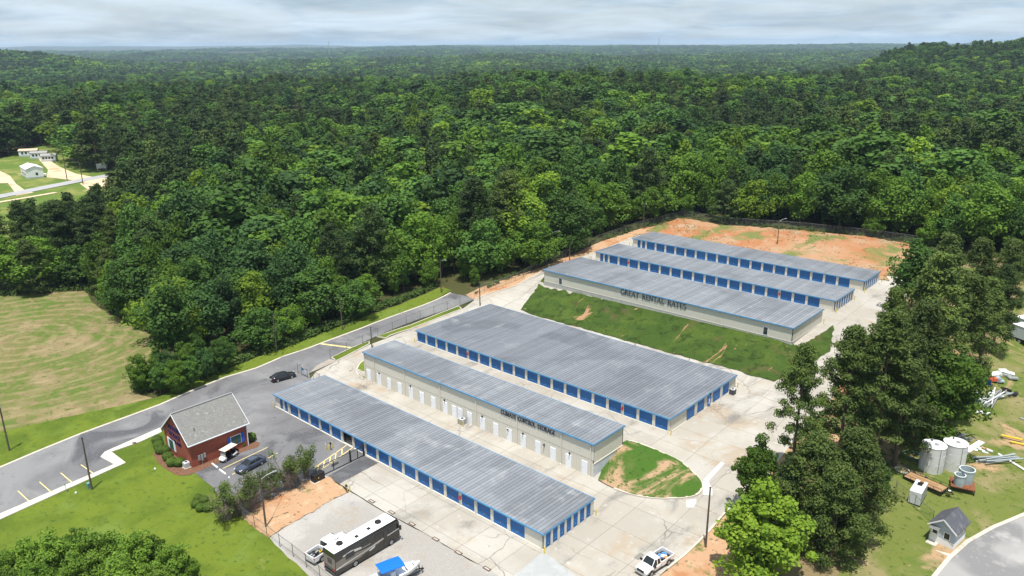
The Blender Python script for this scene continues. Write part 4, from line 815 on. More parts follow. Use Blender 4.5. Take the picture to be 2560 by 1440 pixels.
MB().box(-2.2, -1.6, -.3, .3, 0, .05).build('roof_hatch', m_wdoor, R, (0, .1, Hr + .05)); MB().bar((3.4, -.2, Hr + .1), (4.1, .1, Hr + .1), .05, .05).build('antenna', m_galv, R)

# golf cart
K = thing('golf_cart', 'white golf cart with beige roof parked under the office wall', 'golf cart', (-105.35, 50.0, .06), rad(-75)); 
MB().loft([ring(*q) for q in ((-1.5, .5, .42, .72), (-1.35, .58, .3, .8), (-.5, .6, .28, .66))]).build('rear_body', m_wp, K, smooth=True)
MB().loft([ring(*q) for q in ((.75, .58, .3, .78), (1.15, .57, .28, .82), (1.45, .5, .32, .68), (1.55, .36, .4, .55))]).build('front_cowl', m_wp, K, smooth=True)
MB().box(-.6, .8, -.58, .58, .26, .34).build('floor', m_black, K)
for x in (-.75, .05): MB().box(x - .25, x + .25, -.55, .55, .66, .78).box(x - .3, x - .2, -.55, .55, .78, 1.2).build('seat', m_black, K)
MB().loft([[(-1.45, -.6, 1.86), (1.0, -.6, 1.86), (1.0, .6, 1.86), (-1.45, .6, 1.86)], [(-1.5, -.66, 1.9), (1.1, -.66, 1.9), (1.1, .66, 1.9), (-1.5, .66, 1.9)], [(-1.4, -.55, 1.97), (1.0, -.55, 1.97), (1.0, .55, 1.97), (-1.4, .55, 1.97)]]).build('roof', mat('cart_roof', (.70, .58, .48), .5), K)
for x, xt in ((.95, .8), (-1.15, -1.25)):
    for s in (-1, 1): MB().tube([(x, s * .54, .7), (xt, s * .58, 1.88)], .025, 6).build('post', m_black, K)
MB().add([(1.0, -.52, .8), (1.0, .52, .8), (.83, .52, 1.85), (.83, -.52, 1.85)], [(0, 1, 2, 3)]).build('windscreen', mat('cart_screen', (.35, .37, .36), .1, .5), K)
MB().tube([(.75, -.28, .75), (.5, -.28, 1.05)], .03, 6).tube([(.5 + .02 * math.sin(a), -.28 + .17 * math.cos(a), 1.05 + .17 * math.sin(a)) for a in [i * .63 for i in range(11)]], .02, 6, caps=False).build('steering_wheel', m_black, K)
for x in (-1.0, 1.0):
    for s in (-1, 1): add_wheel(K, x, s * .5, .23, .18)
MB().box(-1.75, -1.35, -.5, .5, .5, .58).box(-1.75, -1.7, -.5, .5, .58, .9).build('rear_rack', m_black, K)

# boat on its trailer at the bottom edge
b0 = at(986, 1456); Bo = thing('motor_boat', 'white boat with blue canvas top at the bottom edge', 'boat', (b0[0] + .2, b0[1] + .2, .55), rad(74))
hs = []
for x, hw, zk, zg in ((-3.0, 1.05, .15, .95), (-1.5, 1.12, .1, .98), (0, 1.12, .1, 1.02), (1.3, .95, .14, 1.1), (2.3, .6, .3, 1.2), (2.9, .25, .6, 1.28), (3.1, .04, .9, 1.3)):
    hs.append([(x, -hw, zg), (x, -hw * .95, zg * .6 + zk * .4), (x, -hw * .5, zk + .12), (x, 0, zk), (x, hw * .5, zk + .12), (x, hw * .95, zg * .6 + zk * .4), (x, hw, zg)])
MB().loft(hs, closed=False, cap=False).build('hull', paint('boat_white', (.82, .82, .82), .3), Bo, smooth=True)
mb = MB(); mb.add([(q[0][0], q[0][1], q[0][2]) for q in hs[2:]] + [(q[6][0], q[6][1], q[6][2]) for q in hs[2:]], [(i, i + 1, 6 + i - 1 + 0, 5 + i) for i in range(4)]); mb.build('fore_deck', MATS['boat_white'], Bo)
MB().box(-3.0, 0, -1.0, 1.0, .5, .56).build('cockpit_floor', mat('boat_floor', (.55, .54, .52), .7), Bo)
MB().box(-.8, -.2, -.4, .4, .56, 1.35).build('console', m_wdoor, Bo); MB().box(-1.9, -1.3, -.7, .7, .56, .95).build('seat', mat('seat_grey', (.25, .27, .32), .7), Bo)
mb = MB(); mb.loft([[(x_, y_, 2.35 - .09 * abs(y_) ** 2 - .02 * abs(x_ + .7)) for y_ in (-1.05, -.6, 0, .6, 1.05)] for x_ in (-2.2, -1.4, -.6, .2, .8)], closed=False, cap=False); mb.loft([[(x_, y_, 2.30 - .09 * abs(y_) ** 2 - .02 * abs(x_ + .7)) for y_ in (1.05, .6, 0, -.6, -1.05)] for x_ in (-2.2, -1.4, -.6, .2, .8)], closed=False, cap=False)
mb.build('canvas_top', mat('canvas_blue', (.005, .13, .62), .7), Bo)
for x in (-1.9, .5):
    for s in (-1, 1): MB().tube([(x, s * 1.0, 1.0), (x, s * .98, 2.25)], .025, 6).build('top_post', m_galv, Bo)
MB().box(-3.5, -3.05, -.25, .25, .3, 1.35).box(-3.3, -3.15, -.06, .06, -.2, .3).build('outboard_motor', m_black, Bo, bevel=.05)
Bt_ = thing('boat_trailer', 'black boat trailer under the white boat', 'trailer', (b0[0] + .2, b0[1] + .2, .05), rad(74))
for s in (-1, 1):
    MB().bar((-3.0, s * .55, .5), (2.0, s * .45, .5), .09, .12).bar((2.0, s * .45, .5), (3.6, s * .05, .5), .09, .12).build('frame_rail', m_black, Bt_); add_wheel(Bt_, -1.2, s * 1.0, .33, .22)
    MB().box(-1.65, -.75, s * 1.0 - .14, s * 1.0 + .14, .68, .73).build('mudguard', m_black, Bt_)
MB().tube([(3.35, -.15, .0), (3.35, -.15, 1.1)], .04, 6).build('jack', m_black, Bt_); MB().bar((3.0, 0, .5), (3.0, 0, 1.3), .1, .1).build('winch_post', m_black, Bt_)

# ------------------------------------------------------------------ neighbour's yard
def tank(label, px, r, h):
    p = at(*px); T = thing('storage_tank', label, 'tank', (p[0], p[1], p[2] - .05), 0, 'white tanks in the neighbouring yard')
    m = mat('tank_white', (.62, .62, .59), .7, .3, layers=[((.50, .50, .47), .7, .5, .7), ((.16, .16, .15), .55, .60, .74, 6, .4, (1, 1, .3)), ((.72, .72, .70), 1.5, .58, .7)])
    MB().lathe([(r, 0), (r, h * .33), (r + .015, h * .335), (r, h * .34), (r, h * .66), (r + .015, h * .665), (r, h * .67), (r, h)], 36).build('shell', m, T, smooth=False)
    MB().lathe([(r + .04, h - .06), (r + .04, h + .02), (r * .5, h + .2), (.001, h + .3)], 36).build('lid', mat('tank_top', (.76, .76, .73), .7, .3, layers=[((.10, .10, .10), .6, .62, .68, 5, .5), ((.62, .61, .58), 1.2, .5, .7)]), T)
    MB().lathe([(.3, h + .15), (.3, h + .36), (.001, h + .4)], 16, (.35, -.4, 0)).build('hatch', m_galv, T); MB().tube([(-.5, .4, h + .1), (-.5, .4, h + .45)], .12, 10).build('vent', m_dark, T)
    MB().tube([(r * .75, -r * .7, .3), (r * .75, -r * .7, h)], .04, 6).build('pipe', m_galv, T)
tank('white water tank with black stains, left of the pair', (2326, 1172), 1.62, 4.1); tank('white water tank on the right of the pair, beside the long white board', (2379, 1168), 1.62, 4.2)
# flatbed trailer
p = at(2312, 1214); TR_ = thing('flat_trailer', 'flat utility trailer with wooden deck before the tanks', 'trailer', (p[0], p[1], p[2]), rad(-11))
m_wood = mat('deck_wood', (.33, .20, .10), .85, .2, layers=[((.22, .13, .07), 1.5, .5, .7, 4, 0, (.3, 3, 1)), ((.42, .30, .18), 1, .58, .72)], rnd=.12)
for i in range(9): MB().box(-2.6, 2.6, -1.0 + i * .224, -1.0 + i * .224 + .21, .58, .63).build('deck_board', m_wood, TR_)
MB().box(-2.7, 2.7, -1.1, -1.02, .45, .66).box(-2.7, 2.7, 1.02, 1.1, .45, .66).box(-2.7, -2.61, -1.02, 1.02, .45, .66).box(2.61, 2.7, -1.02, 1.02, .45, .66).build('frame', m_black, TR_)
for s in (-1, 1):
    MB().tube([(-2.65, s * 1.06, 1.05), (2.65, s * 1.06, 1.05)], .035, 6).build('side_rail', m_black, TR_)
    for x in np.linspace(-2.65, 2.65, 6): MB().tube([(x, s * 1.06, .66), (x, s * 1.06, 1.05)], .03, 6).build('stake', m_black, TR_)
    add_wheel(TR_, -.5, s * 1.22, .36, .22)
MB().bar((2.7, .8, .5), (3.9, 0, .5), .08, .1).bar((2.7, -.8, .5), (3.9, 0, .5), .08, .1).build('drawbar', m_black, TR_)
gt = MB()
for y_ in np.linspace(-1, 1, 9): gt.bar((-2.72, y_, .6), (-3.05, y_, 2.0), .03, .03)
for k in (0, .5, 1): gt.bar((-2.72 - .33 * k, -1.0, .6 + 1.4 * k), (-2.72 - .33 * k, 1.0, .6 + 1.4 * k), .04, .04)
gt.build('ramp_gate', m_black, TR_)
sp_ = MB().lathe([(.2, -.1), (.33, -.1), (.36, 0), (.33, .1), (.2, .1)], 18).build('spare_wheel', m_rubber, TR_, (3.3, .0, .75)); MB().lathe([(.001, .06), (.2, .08), (.22, .0)], 18).build('rim', m_wdoor, sp_)
# generator box
p = at(2289, 1252); GN = thing('generator_box', 'white generator enclosure beside the utility trailer', 'generator', (p[0], p[1] + .6, p[2]), rad(2))
MB().box(-.75, .75, -1.8, 1.8, .12, 2.0).build('housing', mat('gen_white', (.66, .68, .68), .5, .3, layers=[((.55, .57, .57), .8, .5, .7)]), GN, bevel=.03); MB().box(-.8, .8, -1.85, 1.85, 0, .12).build('skid', m_black, GN)
for y_ in (-1.2, -.4, .4, 1.2): MB().box(.75, .77, y_ - .34, y_ + .34, .35, 1.8).build('panel', m_galv, GN)
MB().box(-.3, .3, .2, .8, 2.0, 2.25).build('exhaust', m_black, GN); MB().box(-.1, .35, .8, 1.2, 2.0, 2.4).build('cap', mat('rust_cap', (.35, .18, .06), .8), GN)
# two open tubs on a steel stand
p = at(2404, 1222); PT = thing('steel_stand', 'rusty steel stand carrying two open grey tubs', 'stand', (p[0], p[1], p[2]), rad(15))
MB().box(-1.5, 1.5, -1.4, 1.4, .72, .86).build('platform', m_rust, PT)
for a in (-1.42, 1.42):
    for b in (-1.32, 1.32): MB().box(a - .06, a + .06, b - .06, b + .06, -.1, .72).build('leg', m_black, PT)
def tub(label, dx, dy, r, h):
    o = thing('open_tub', label, 'tub', (p[0] + dx, p[1] + dy, p[2] + .86)); m = mat('tub_grey', (.36, .42, .43), .7, .3, layers=[((.26, .31, .32), .9, .5, .7)])
    MB().lathe([(.001, 0), (r * .93, 0), (r, h), (r - .07, h), (r * .88, .06), (.001, .06)], 28).build('wall', m, o); MB().lathe([(r - .08, h - .02), (r - .08, h + .06), (r + .05, h + .06), (r + .05, h - .06)], 28).build('rim', mat('tub_rim', (.55, .60, .60), .6), o); return o
tub('larger open grey tub on the rusty stand', .15, .75, .98, 2.0); tub('smaller open grey tub on the rusty stand', -.35, -.75, .7, 1.6)
# guard shed
SH = thing('guard_shed', 'small blue grey shed with dark gable roof by the side road', 'shed', (-17.45, 98.4, .78), rad(-8))
sw, sd, sh = 2.9, 3.6, 2.55
m_sid = mat('shed_siding', (.42, .47, .51), .7, .3, layers=[((.36, .41, .45), .6, .5, .7)]); m_swh = mat('shed_white', (.78, .78, .76), .6)
mb = MB(); mb.box(0, sw, 0, sd, .9, sh); mb.add([(0, 0, sh), (sw, 0, sh), (sw / 2, 0, sh + 1.15), (0, sd, sh), (sw, sd, sh), (sw / 2, sd, sh + 1.15)], [(0, 1, 2), (5, 4, 3), (0, 2, 5, 3), (1, 4, 5, 2)]); mb.build('wall', m_sid, SH)
for i in range(6): MB().box(-.02 - .004 * (i % 2), sw + .02 + .004 * (i % 2), -.02 - .004 * (i % 2), sd + .02, .0 + i * .15, .146 + i * .15).build('lap_board', m_swh, SH)
for s in (-1, 1):
    e = sw / 2 + .3; a, b, c_, d_ = (sw / 2, -.35, sh + 1.32), (sw / 2, sd + .35, sh + 1.32), (sw / 2 + s * e, sd + .35, sh + 1.3 - e * .8), (sw / 2 + s * e, -.35, sh + 1.3 - e * .8)
    vs = [a, b, c_, d_] + [(q[0], q[1], q[2] - .1) for q in (a, b, c_, d_)]; fs = [(0, 1, 2, 3), (7, 6, 5, 4), (0, 4, 5, 1), (1, 5, 6, 2), (2, 6, 7, 3), (3, 7, 4, 0)]
    MB().add(vs, fs if s < 0 else [tuple(reversed(f)) for f in fs]).build('roof', mat('dark_shingle', (.085, .088, .10), .9, .2, layers=[((.13, .133, .145), 1.2, .5, .7), ((.06, .06, .07), 4, .55, .7)]), SH)
    MB().bar((sw / 2, -.37, sh + 1.22), (sw / 2 + s * e, -.37, sh + 1.2 - e * .8), .04, .16).build('barge_board', m_swh, SH)
MB().box(.12, 1.05, -.05, -.025, .12, 2.1).build('door', m_swh, SH); MB().box(.32, .85, -.06, -.05, 1.3, 1.9).build('door_pane', m_glass, SH)
MB().add([(.02, -.05, 2.42), (1.2, -.05, 2.42), (1.2, -.75, 2.2), (.02, -.75, 2.2)], [(3, 2, 1, 0), (0, 1, 2, 3)]).build('awning', m_galv, SH)
f = MB().box(1.62, 2.4, -.05, -.02, 1.05, 2.05).build('window', m_swh, SH); MB().box(1.7, 2.32, -.06, -.05, 1.13, 1.97).build('pane', m_glass, f)
for y_ in (.45, 1.25, 2.05, 2.75): f = MB().box(sw + .02, sw + .05, y_, y_ + .65, 1.3, 2.15).build('window', m_swh, SH); MB().box(sw + .05, sw + .06, y_ + .07, y_ + .58, 1.37, 2.08).build('pane', m_glass, f)
tag(MB().box(-.6, sw + 1.5, -1.6, sd + .5, -.12, -.01).box(.0, 1.2, -1.0, -.02, -.01, .12).build('shed_slab', m_pave, None, (-17.45, 98.4, .79), rad(-8)), kind='structure')
# box trailer at the right edge
p = at(2545, 868); BX = thing('box_trailer', 'grey box trailer with white roof at the right edge', 'trailer', (p[0] + 2.5, p[1] + 2.0, p[2]), rad(-30))
MB().box(-4.5, 4.5, -1.25, 1.25, 1.1, 3.6).build('box', mat('trailer_grey', (.50, .55, .58), .6, layers=[((.40, .45, .48), .5, .5, .7)]), BX); MB().box(-4.55, 4.55, -1.3, 1.3, 3.6, 3.68).build('roof', m_rvw, BX); MB().box(-4.4, 4.4, -.5, .5, .85, 1.1).build('chassis', m_black, BX)
for x in (-3.5, -2.5):
    for s in (-1, 1): add_wheel(BX, x, s * 1.1, .5, .3)
BX2 = copy_tree(BX, None, 'second grey box trailer behind the first at the right edge', (p[0] + 2.0, p[1] + 7.0, p[2] + .1), rad(-30))
# scrap and pipes; every pile is one thing
def pipes(label, a, b, n, r, m, spread, seed, name='pipe_pile', cat='pipes'):
    A, B = at(*a), at(*b); g = random.Random(seed); ce = (A + B) / 2; t = thing(name, label, cat, tuple(ce)); d = (B - A); d[2] = 0
    for i in range(n):
        th = g.gauss(0, spread); k = g.uniform(.7, 1.0) / 2; v = np.array([d[0] * math.cos(th) - d[1] * math.sin(th), d[0] * math.sin(th) + d[1] * math.cos(th), 0]) * k
        o = np.array([g.gauss(0, .5), g.gauss(0, .5), 0]) if n > 1 else np.zeros(3); z = r + (i % 4) * r * 1.9
        MB().tube([tuple(o - v + [0, 0, z]), tuple(o + v + [0, 0, z + g.uniform(0, .08)])], r, 8).build('pipe', m if not isinstance(m, list) else g.choice(m), t)
    return t
m_pg = mat('pipe_grey', (.30, .34, .35), .6, .3); m_pw = mat('pipe_white', (.78, .78, .76), .5)
pipes('loose stack of long grey pipes lying on the grass', (2438, 1160), (2555, 1150), 9, .11, m_pg, .10, 5)
pipes('long white pipe lying across the grey pipes', (2490, 1133), (2572, 1185), 1, .16, m_pw, 0, 6)
pipes('tangle of grey metal rails behind the water tanks', (2345, 1105), (2425, 1095), 16, .05, [m_galv, m_pg, m_black], .45, 7, 'rail_pile')
pipes('two yellow pipes lying together at the right edge', (2496, 1098), (2549, 1110), 2, .17, mat('pipe_yellow', (.72, .45, .04), .5), .05, 8)
pipes('pile of silver metal strips in the grass below the junk', (2432, 1018), (2510, 985), 20, .09, [m_galv, m_pw, m_pg], .25, 9, 'strip_pile')
pipes('short grey pipe lying at the far right edge', (2548, 1046), (2580, 1058), 1, .15, m_pg, 0, 10)
pipes('two weathered timber boards lying in the grass', (2400, 1040), (2424, 1046), 2, .1, m_wood, .9, 11, 'timber')
bd = at(2432, 1120); tag(MB().box(-2.9, 2.9, -.45, .45, 0, .16).build('white_board', m_pw, None, (bd[0], bd[1], bd[2] + .05), math.atan2(*(at(2459, 1103) - at(2405, 1139))[1::-1])), 'long white board lying beside the right tank', 'board')
q = at(2518, 940); heap('appliance_heap', 'white and grey panels on a junk heap', 'junk heap', tuple(q), .3, 9, (2.2, 1.4, .3), ((.8, 2.2), (.7, 1.5), (.1, .5)), [m_pw, m_wdoor, mat('junk_grey', (.34, .40, .44), .6), m_galv], seed=12)
q = at(2485, 952); heap('appliance_heap', 'grey hoods and one red tub on a junk heap', 'junk heap', tuple(q), .1, 7, (1.4, 1.0, .3), ((.7, 1.4), (.6, 1.2), (.2, .6)), [mat('junk_grey', (.34, .40, .44), .6), m_galv, mat('junk_red', (.55, .12, .06), .6)], seed=13)
q = at(2520, 983); heap('appliance_heap', 'dark engine junk heap with white bits', 'junk heap', tuple(q), .1, 14, (1.5, 1.0, .3), ((.3, 1.1), (.3, .8), (.1, .4)), [m_black, m_dark, m_galv, m_pw], seed=14)
q = at(2443, 987); heap('appliance_heap', 'white sheet stack beside the blue drums', 'junk heap', tuple(q), .1, 8, (.9, .8, .2), ((.5, 1.4), (.4, .8), (.04, .1)), [m_pw, m_wdoor, m_galv], seed=15)
q = at(2458, 1034); heap('appliance_heap', 'single white crate lying in the grass', 'junk heap', tuple(q), .1, 3, (.4, .3, .1), ((1.0, 1.6), (.6, .9), (.1, .3)), [m_pw, m_wdoor], seed=16)
q = at(2456, 1130 - 12); heap('appliance_heap', 'broken white bits by the long white board', 'junk heap', tuple(at(2465, 1128)), .1, 8, (1.6, .7, .1), ((.3, 1.0), (.2, .5), (.05, .2)), [m_pw, m_wdoor, m_clay], seed=17)
for i, (px_, lb) in enumerate((((2455, 967), 'left of the two blue drums by the trees'), ((2471, 962), 'right of the two blue drums by the trees'))):
    q = at(*px_); tag(MB().lathe([(.001, 0), (.36, 0), (.38, .45), (.36, .9), (.001, .92)], 16).build('blue_drum', mat('drum_blue', (.01, .05, .28), .5), None, tuple(q)), lb, 'drum', 'blue drums')
def coil(label, px_, r, m, n=3):
    q = at(*px_); pts = [(r * (1 + .08 * math.sin(a * 1.7)) * math.cos(a), r * (.8 + .08 * math.cos(a * 2.3)) * math.sin(a), .08 + .03 * a / 3) for a in np.arange(0, n * 6.283, .35)]
    tag(MB().tube(pts, .06, 6).build('hose_coil', m, None, tuple(q)), label, 'hose')
m_hg = mat('hose_green', (.06, .16, .13), .5)
coil('coiled dark green hose left of the tanks', (2283, 1142), 1.5, m_hg, 4); coil('coiled pale hose behind the trailer ramp', (2256, 1178), 1.0, mat('hose_pale', (.50, .52, .42), .5), 3)
# ------------------------------------------------------------------ foliage meshes
def fol(name, base, c2, c3, trans=.28, rnd=.34, rc=None):
    return mat(name, base, .75, .25, layers=[(c2, .45, .42, .62, 3), (c3, 1.6, .55, .70, 3)], rnd=rnd, trans=trans, rndcol=None)
f_pine = fol('needles_dark', (0.051, 0.088, 0.019), (0.037, 0.069, 0.016), (0.072, 0.109, 0.025), .2)
f_pine2 = fol('needles_olive', (0.088, 0.128, 0.024), (0.062, 0.100, 0.020), (0.120, 0.158, 0.034), .22)
f_mid = fol('leaves_mid', (0.070, 0.148, 0.021), (0.051, 0.113, 0.018), (0.095, 0.172, 0.026))
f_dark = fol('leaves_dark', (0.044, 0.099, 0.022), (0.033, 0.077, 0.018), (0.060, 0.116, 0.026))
f_bri = fol('leaves_bright', (0.114, 0.207, 0.019), (0.084, 0.169, 0.018), (0.145, 0.233, 0.025), .36)
f_yel = fol('leaves_yellowgreen', (.185, .285, .024), (.13, .225, .020), (.24, .33, .035), .4)
f_bare = mat('bare_twig', (.19, .155, .125), .9, .1, layers=[((.13, .105, .085), 2, .5, .7)])
m_bark = mat('bark', (.115, .085, .062), .95, .1, layers=[((.07, .052, .04), 2.5, .5, .7, 4, 0, (1, 1, .3)), ((.17, .14, .115), 1.2, .58, .74)])
def leafmesh(name, C, Rr, n, size, rs, m, flat=.35, aspect=1.0, inner=.72):
    """n leaf-sized quads on each clump centre C with radii Rr"""
    K = len(C); ci = np.repeat(np.arange(K), n); N_ = K * n
    d = rs.normal(size=(N_, 3)); d[:, 2] += flat * .9; d /= np.linalg.norm(d, axis=1)[:, None]
    rr = rs.uniform(inner, 1.06, N_)[:, None]
    p = C[ci] + d * Rr[ci] * rr
    nrm = d * .9 + rs.normal(size=(N_, 3)) * .55; nrm[:, 2] += .35; nrm /= np.linalg.norm(nrm, axis=1)[:, None]
    a = rs.normal(size=(N_, 3)); t = np.cross(nrm, a); t /= np.linalg.norm(t, axis=1)[:, None]; b = np.cross(nrm, t)
    s = (size * rs.uniform(.65, 1.25, N_))[:, None] * .5; t = t * s; b = b * s * aspect
    V = np.stack([p - t - b * .55, p + t * .25 - b, p + t + b * .55, p - t * .25 + b], 1).reshape(-1, 3)
    return V
def mesh_np(name, V, m, extra=None, m2=None):
    """quads from V (4 per face) plus an optional MB for wood as second material"""
    ev = np.array(extra.v) if extra else np.zeros((0, 3)); ef = extra.f if extra else []
    nv = len(V); nf = nv // 4; me = bpy.data.meshes.new(name); me.vertices.add(nv + len(ev)); me.vertices.foreach_set('co', np.vstack([V, ev]).astype(np.float32).ravel())
    li = np.concatenate([np.arange(nv)] + [np.array(f) + nv for f in ef]) if ef else np.arange(nv)
    tot = np.concatenate([np.full(nf, 4), np.array([len(f) for f in ef], int)]) if ef else np.full(nf, 4)
    st = np.r_[0, np.cumsum(tot)[:-1]]
    me.loops.add(len(li)); me.loops.foreach_set('vertex_index', li.astype(np.int32)); me.polygons.add(len(tot)); me.polygons.foreach_set('loop_start', st.astype(np.int32))
    me.materials.append(m)
    if ef: me.materials.append(m2); me.polygons.foreach_set('material_index', np.r_[np.zeros(nf, int), np.ones(len(ef), int)].astype(np.int32))
    me.update(calc_edges=True); return me
def hw_clumps(rs, h, w, base, k, rel=.20, cone=0.0):
    """clump centres over an egg-shaped crown"""
    C = []; R_ = []; cz = (base + h) / 2; hz = (h - base) / 2
    i = 0
    while len(C) < k:
        d = rs.normal(size=3); d /= np.linalg.norm(d)
        f = rs.uniform(.45, 1.02) if rs.random() < .85 else rs.uniform(.1, .5)
        z = d[2]; wid = 1.0 if z < 0 else (1 - .25 * z)
        wid *= (1 - .35 * max(0, -z)) * (1 - cone * max(0, .3 + z * .7))
        C.append((d[0] * w / 2 * f * wid, d[1] * w / 2 * f * wid, cz + z * hz * f * .95)); r = w * rel * rs.uniform(.5, 1.4); R_.append((r, r, r * .78))
    return np.array(C), np.array(R_)
def trunk_mb(rs, h, r, lean=.3):
    mb = MB(); n = 6; pts = [(lean * math.sin(i * .9) * i / n, lean * math.cos(i * 1.3) * i / n - lean * .0, h * i / n) for i in range(n + 1)]
    mb.tube(pts, [r * (1 - .8 * i / n) * (1.35 if i == 0 else 1) for i in range(n + 1)], 8, caps=False); return mb
def limbs(mb, C, h, rs, k, r):
    for i in rs.permutation(len(C))[:k]:
        c = C[i]; z0_ = max(h * .22, c[2] - abs(c[0]) - abs(c[1]) * .4); z0_ = min(z0_, h * .8)
        mb.tube([(0, 0, z0_), (c[0] * .5, c[1] * .5, (z0_ + c[2]) / 2 + .2), tuple(c)], [r, r * .65, r * .2], 5, caps=False)
def broadleaf(seed, h=17, w=10.5, base=2.6, k=46, n=130, size=.52, rel=.165, lmb=9, cone=0.0):
    rs = np.random.RandomState(seed); C, R_ = hw_clumps(rs, h, w, base, k, rel, cone); V = leafmesh('crown', C, R_, n, size, rs, None); t = trunk_mb(rs, h * .8, w * .028); limbs(t, C, h, rs, lmb, w * .012); return V, t
def pine(seed, h=20, w=7.5, base=6.5, k=52, n=110, size=.42, aspect=.55, dense=1.0):
    rs = np.random.RandomState(seed); C = []; R_ = []
    for i in range(k):
        f = rs.random() ** .8; z = base + (h - base) * f; env = w / 2 * (min(1, (1 - f) * 1.7 + .12)) * (.55 + .45 * min(1, f * 4 + .3)); a = rs.uniform(0, 6.283); rr = env * math.sqrt(rs.uniform(.15, 1.0))
        C.append((rr * math.cos(a), rr * math.sin(a), z + rs.uniform(-.3, .3))); r = rs.uniform(.65, 1.15) * dense * w / 7.5; R_.append((r, r, r * .62))
    C.append((0, 0, h - .5)); R_.append((.6, .6, .9)); C = np.array(C); R_ = np.array(R_)
    V = leafmesh('crown', C, R_, n, size, rs, None, .5, aspect, .35); t = trunk_mb(rs, h * .97, .2 + w * .012, .25); limbs(t, C, h, rs, 14, .06); return V, t
PROTO = {}
def reg(key, VT, leafm): PROTO[key] = (mesh_np('crown', VT[0], leafm), VT[1].mesh('trunk', m_bark, True))
reg('b1', broadleaf(11, 17, 11, 2.2, 58, 130), f_mid); reg('b2', broadleaf(12, 19, 9, 2.5, 56, 130), f_mid); reg('b3', broadleaf(13, 15, 12, 1.6, 62, 125), f_mid)
reg('p1', pine(21, 20, 8.6, 4.0, 84, 115, dense=1.2), f_pine); reg('p2', pine(22, 22, 7.8, 6.0, 72, 115, dense=1.2), f_pine); reg('p3', pine(23, 16, 8.8, 1.0, 96, 105, dense=1.15), f_pine)
# finer versions for the grove close to the camera
reg('bn', broadleaf(31, 13, 9, 1.2, 80, 210, .30, .135, 14), f_mid); reg('bn2', broadleaf(32, 13, 8, 1.0, 76, 210, .30, .135, 14), f_mid)
reg('bs', broadleaf(36, 13, 10, .5, 150, 120, .30, .085, 24, .62), f_mid)
reg('pn', pine(33, 19, 8.0, 3.2, 110, 170, .36, .5, 1.1), f_pine); reg('pn2', pine(34, 15, 9.0, .7, 130, 150, .36, .5, 1.1), f_pine); reg('pn3', pine(35, 21, 7.6, 5.5, 90, 180, .36, .5, 1.15), f_pine)
f_fresh = fol('leaves_fresh', (.165, .275, .030), (.115, .21, .024), (.21, .32, .04), .32, .2)
LEAF = dict(fresh=f_fresh, pine=f_pine, olive=f_pine2, mid=f_mid, dark=f_dark, bright=f_bri, yellow=f_yel)
def tree(key, leaf, loc, h, label, group, wf=1.0, rz=0.0):
    cme, tme = PROTO[key]; h0 = PH[key]; s = h / h0
    o = thing('pine_tree' if key[0] == 'p' else 'broadleaf_tree', label, 'tree', (loc[0], loc[1], loc[2] - .15), rz, group); o.scale = (s * wf, s * wf, s)
    part('trunk', tme, o); c = part('crown', cme, o); c.material_slots[0].link = 'OBJECT'; c.material_slots[0].material = LEAF[leaf]; return o
PH = dict(bs=13, b1=17, b2=19, b3=15, p1=20, p2=22, p3=16, bn=13, bn2=13, pn=19, pn2=15, pn3=21)
def hfrom(p, ytop):
    hs_ = np.linspace(1, 40, 400); ys_ = np.array([topix(p + np.array([0, 0, h]))[1] for h in hs_]); return float(hs_[np.argmin(abs(ys_ - ytop))])
g = random.Random(77)
GR = 'trees of the grove between the yards'
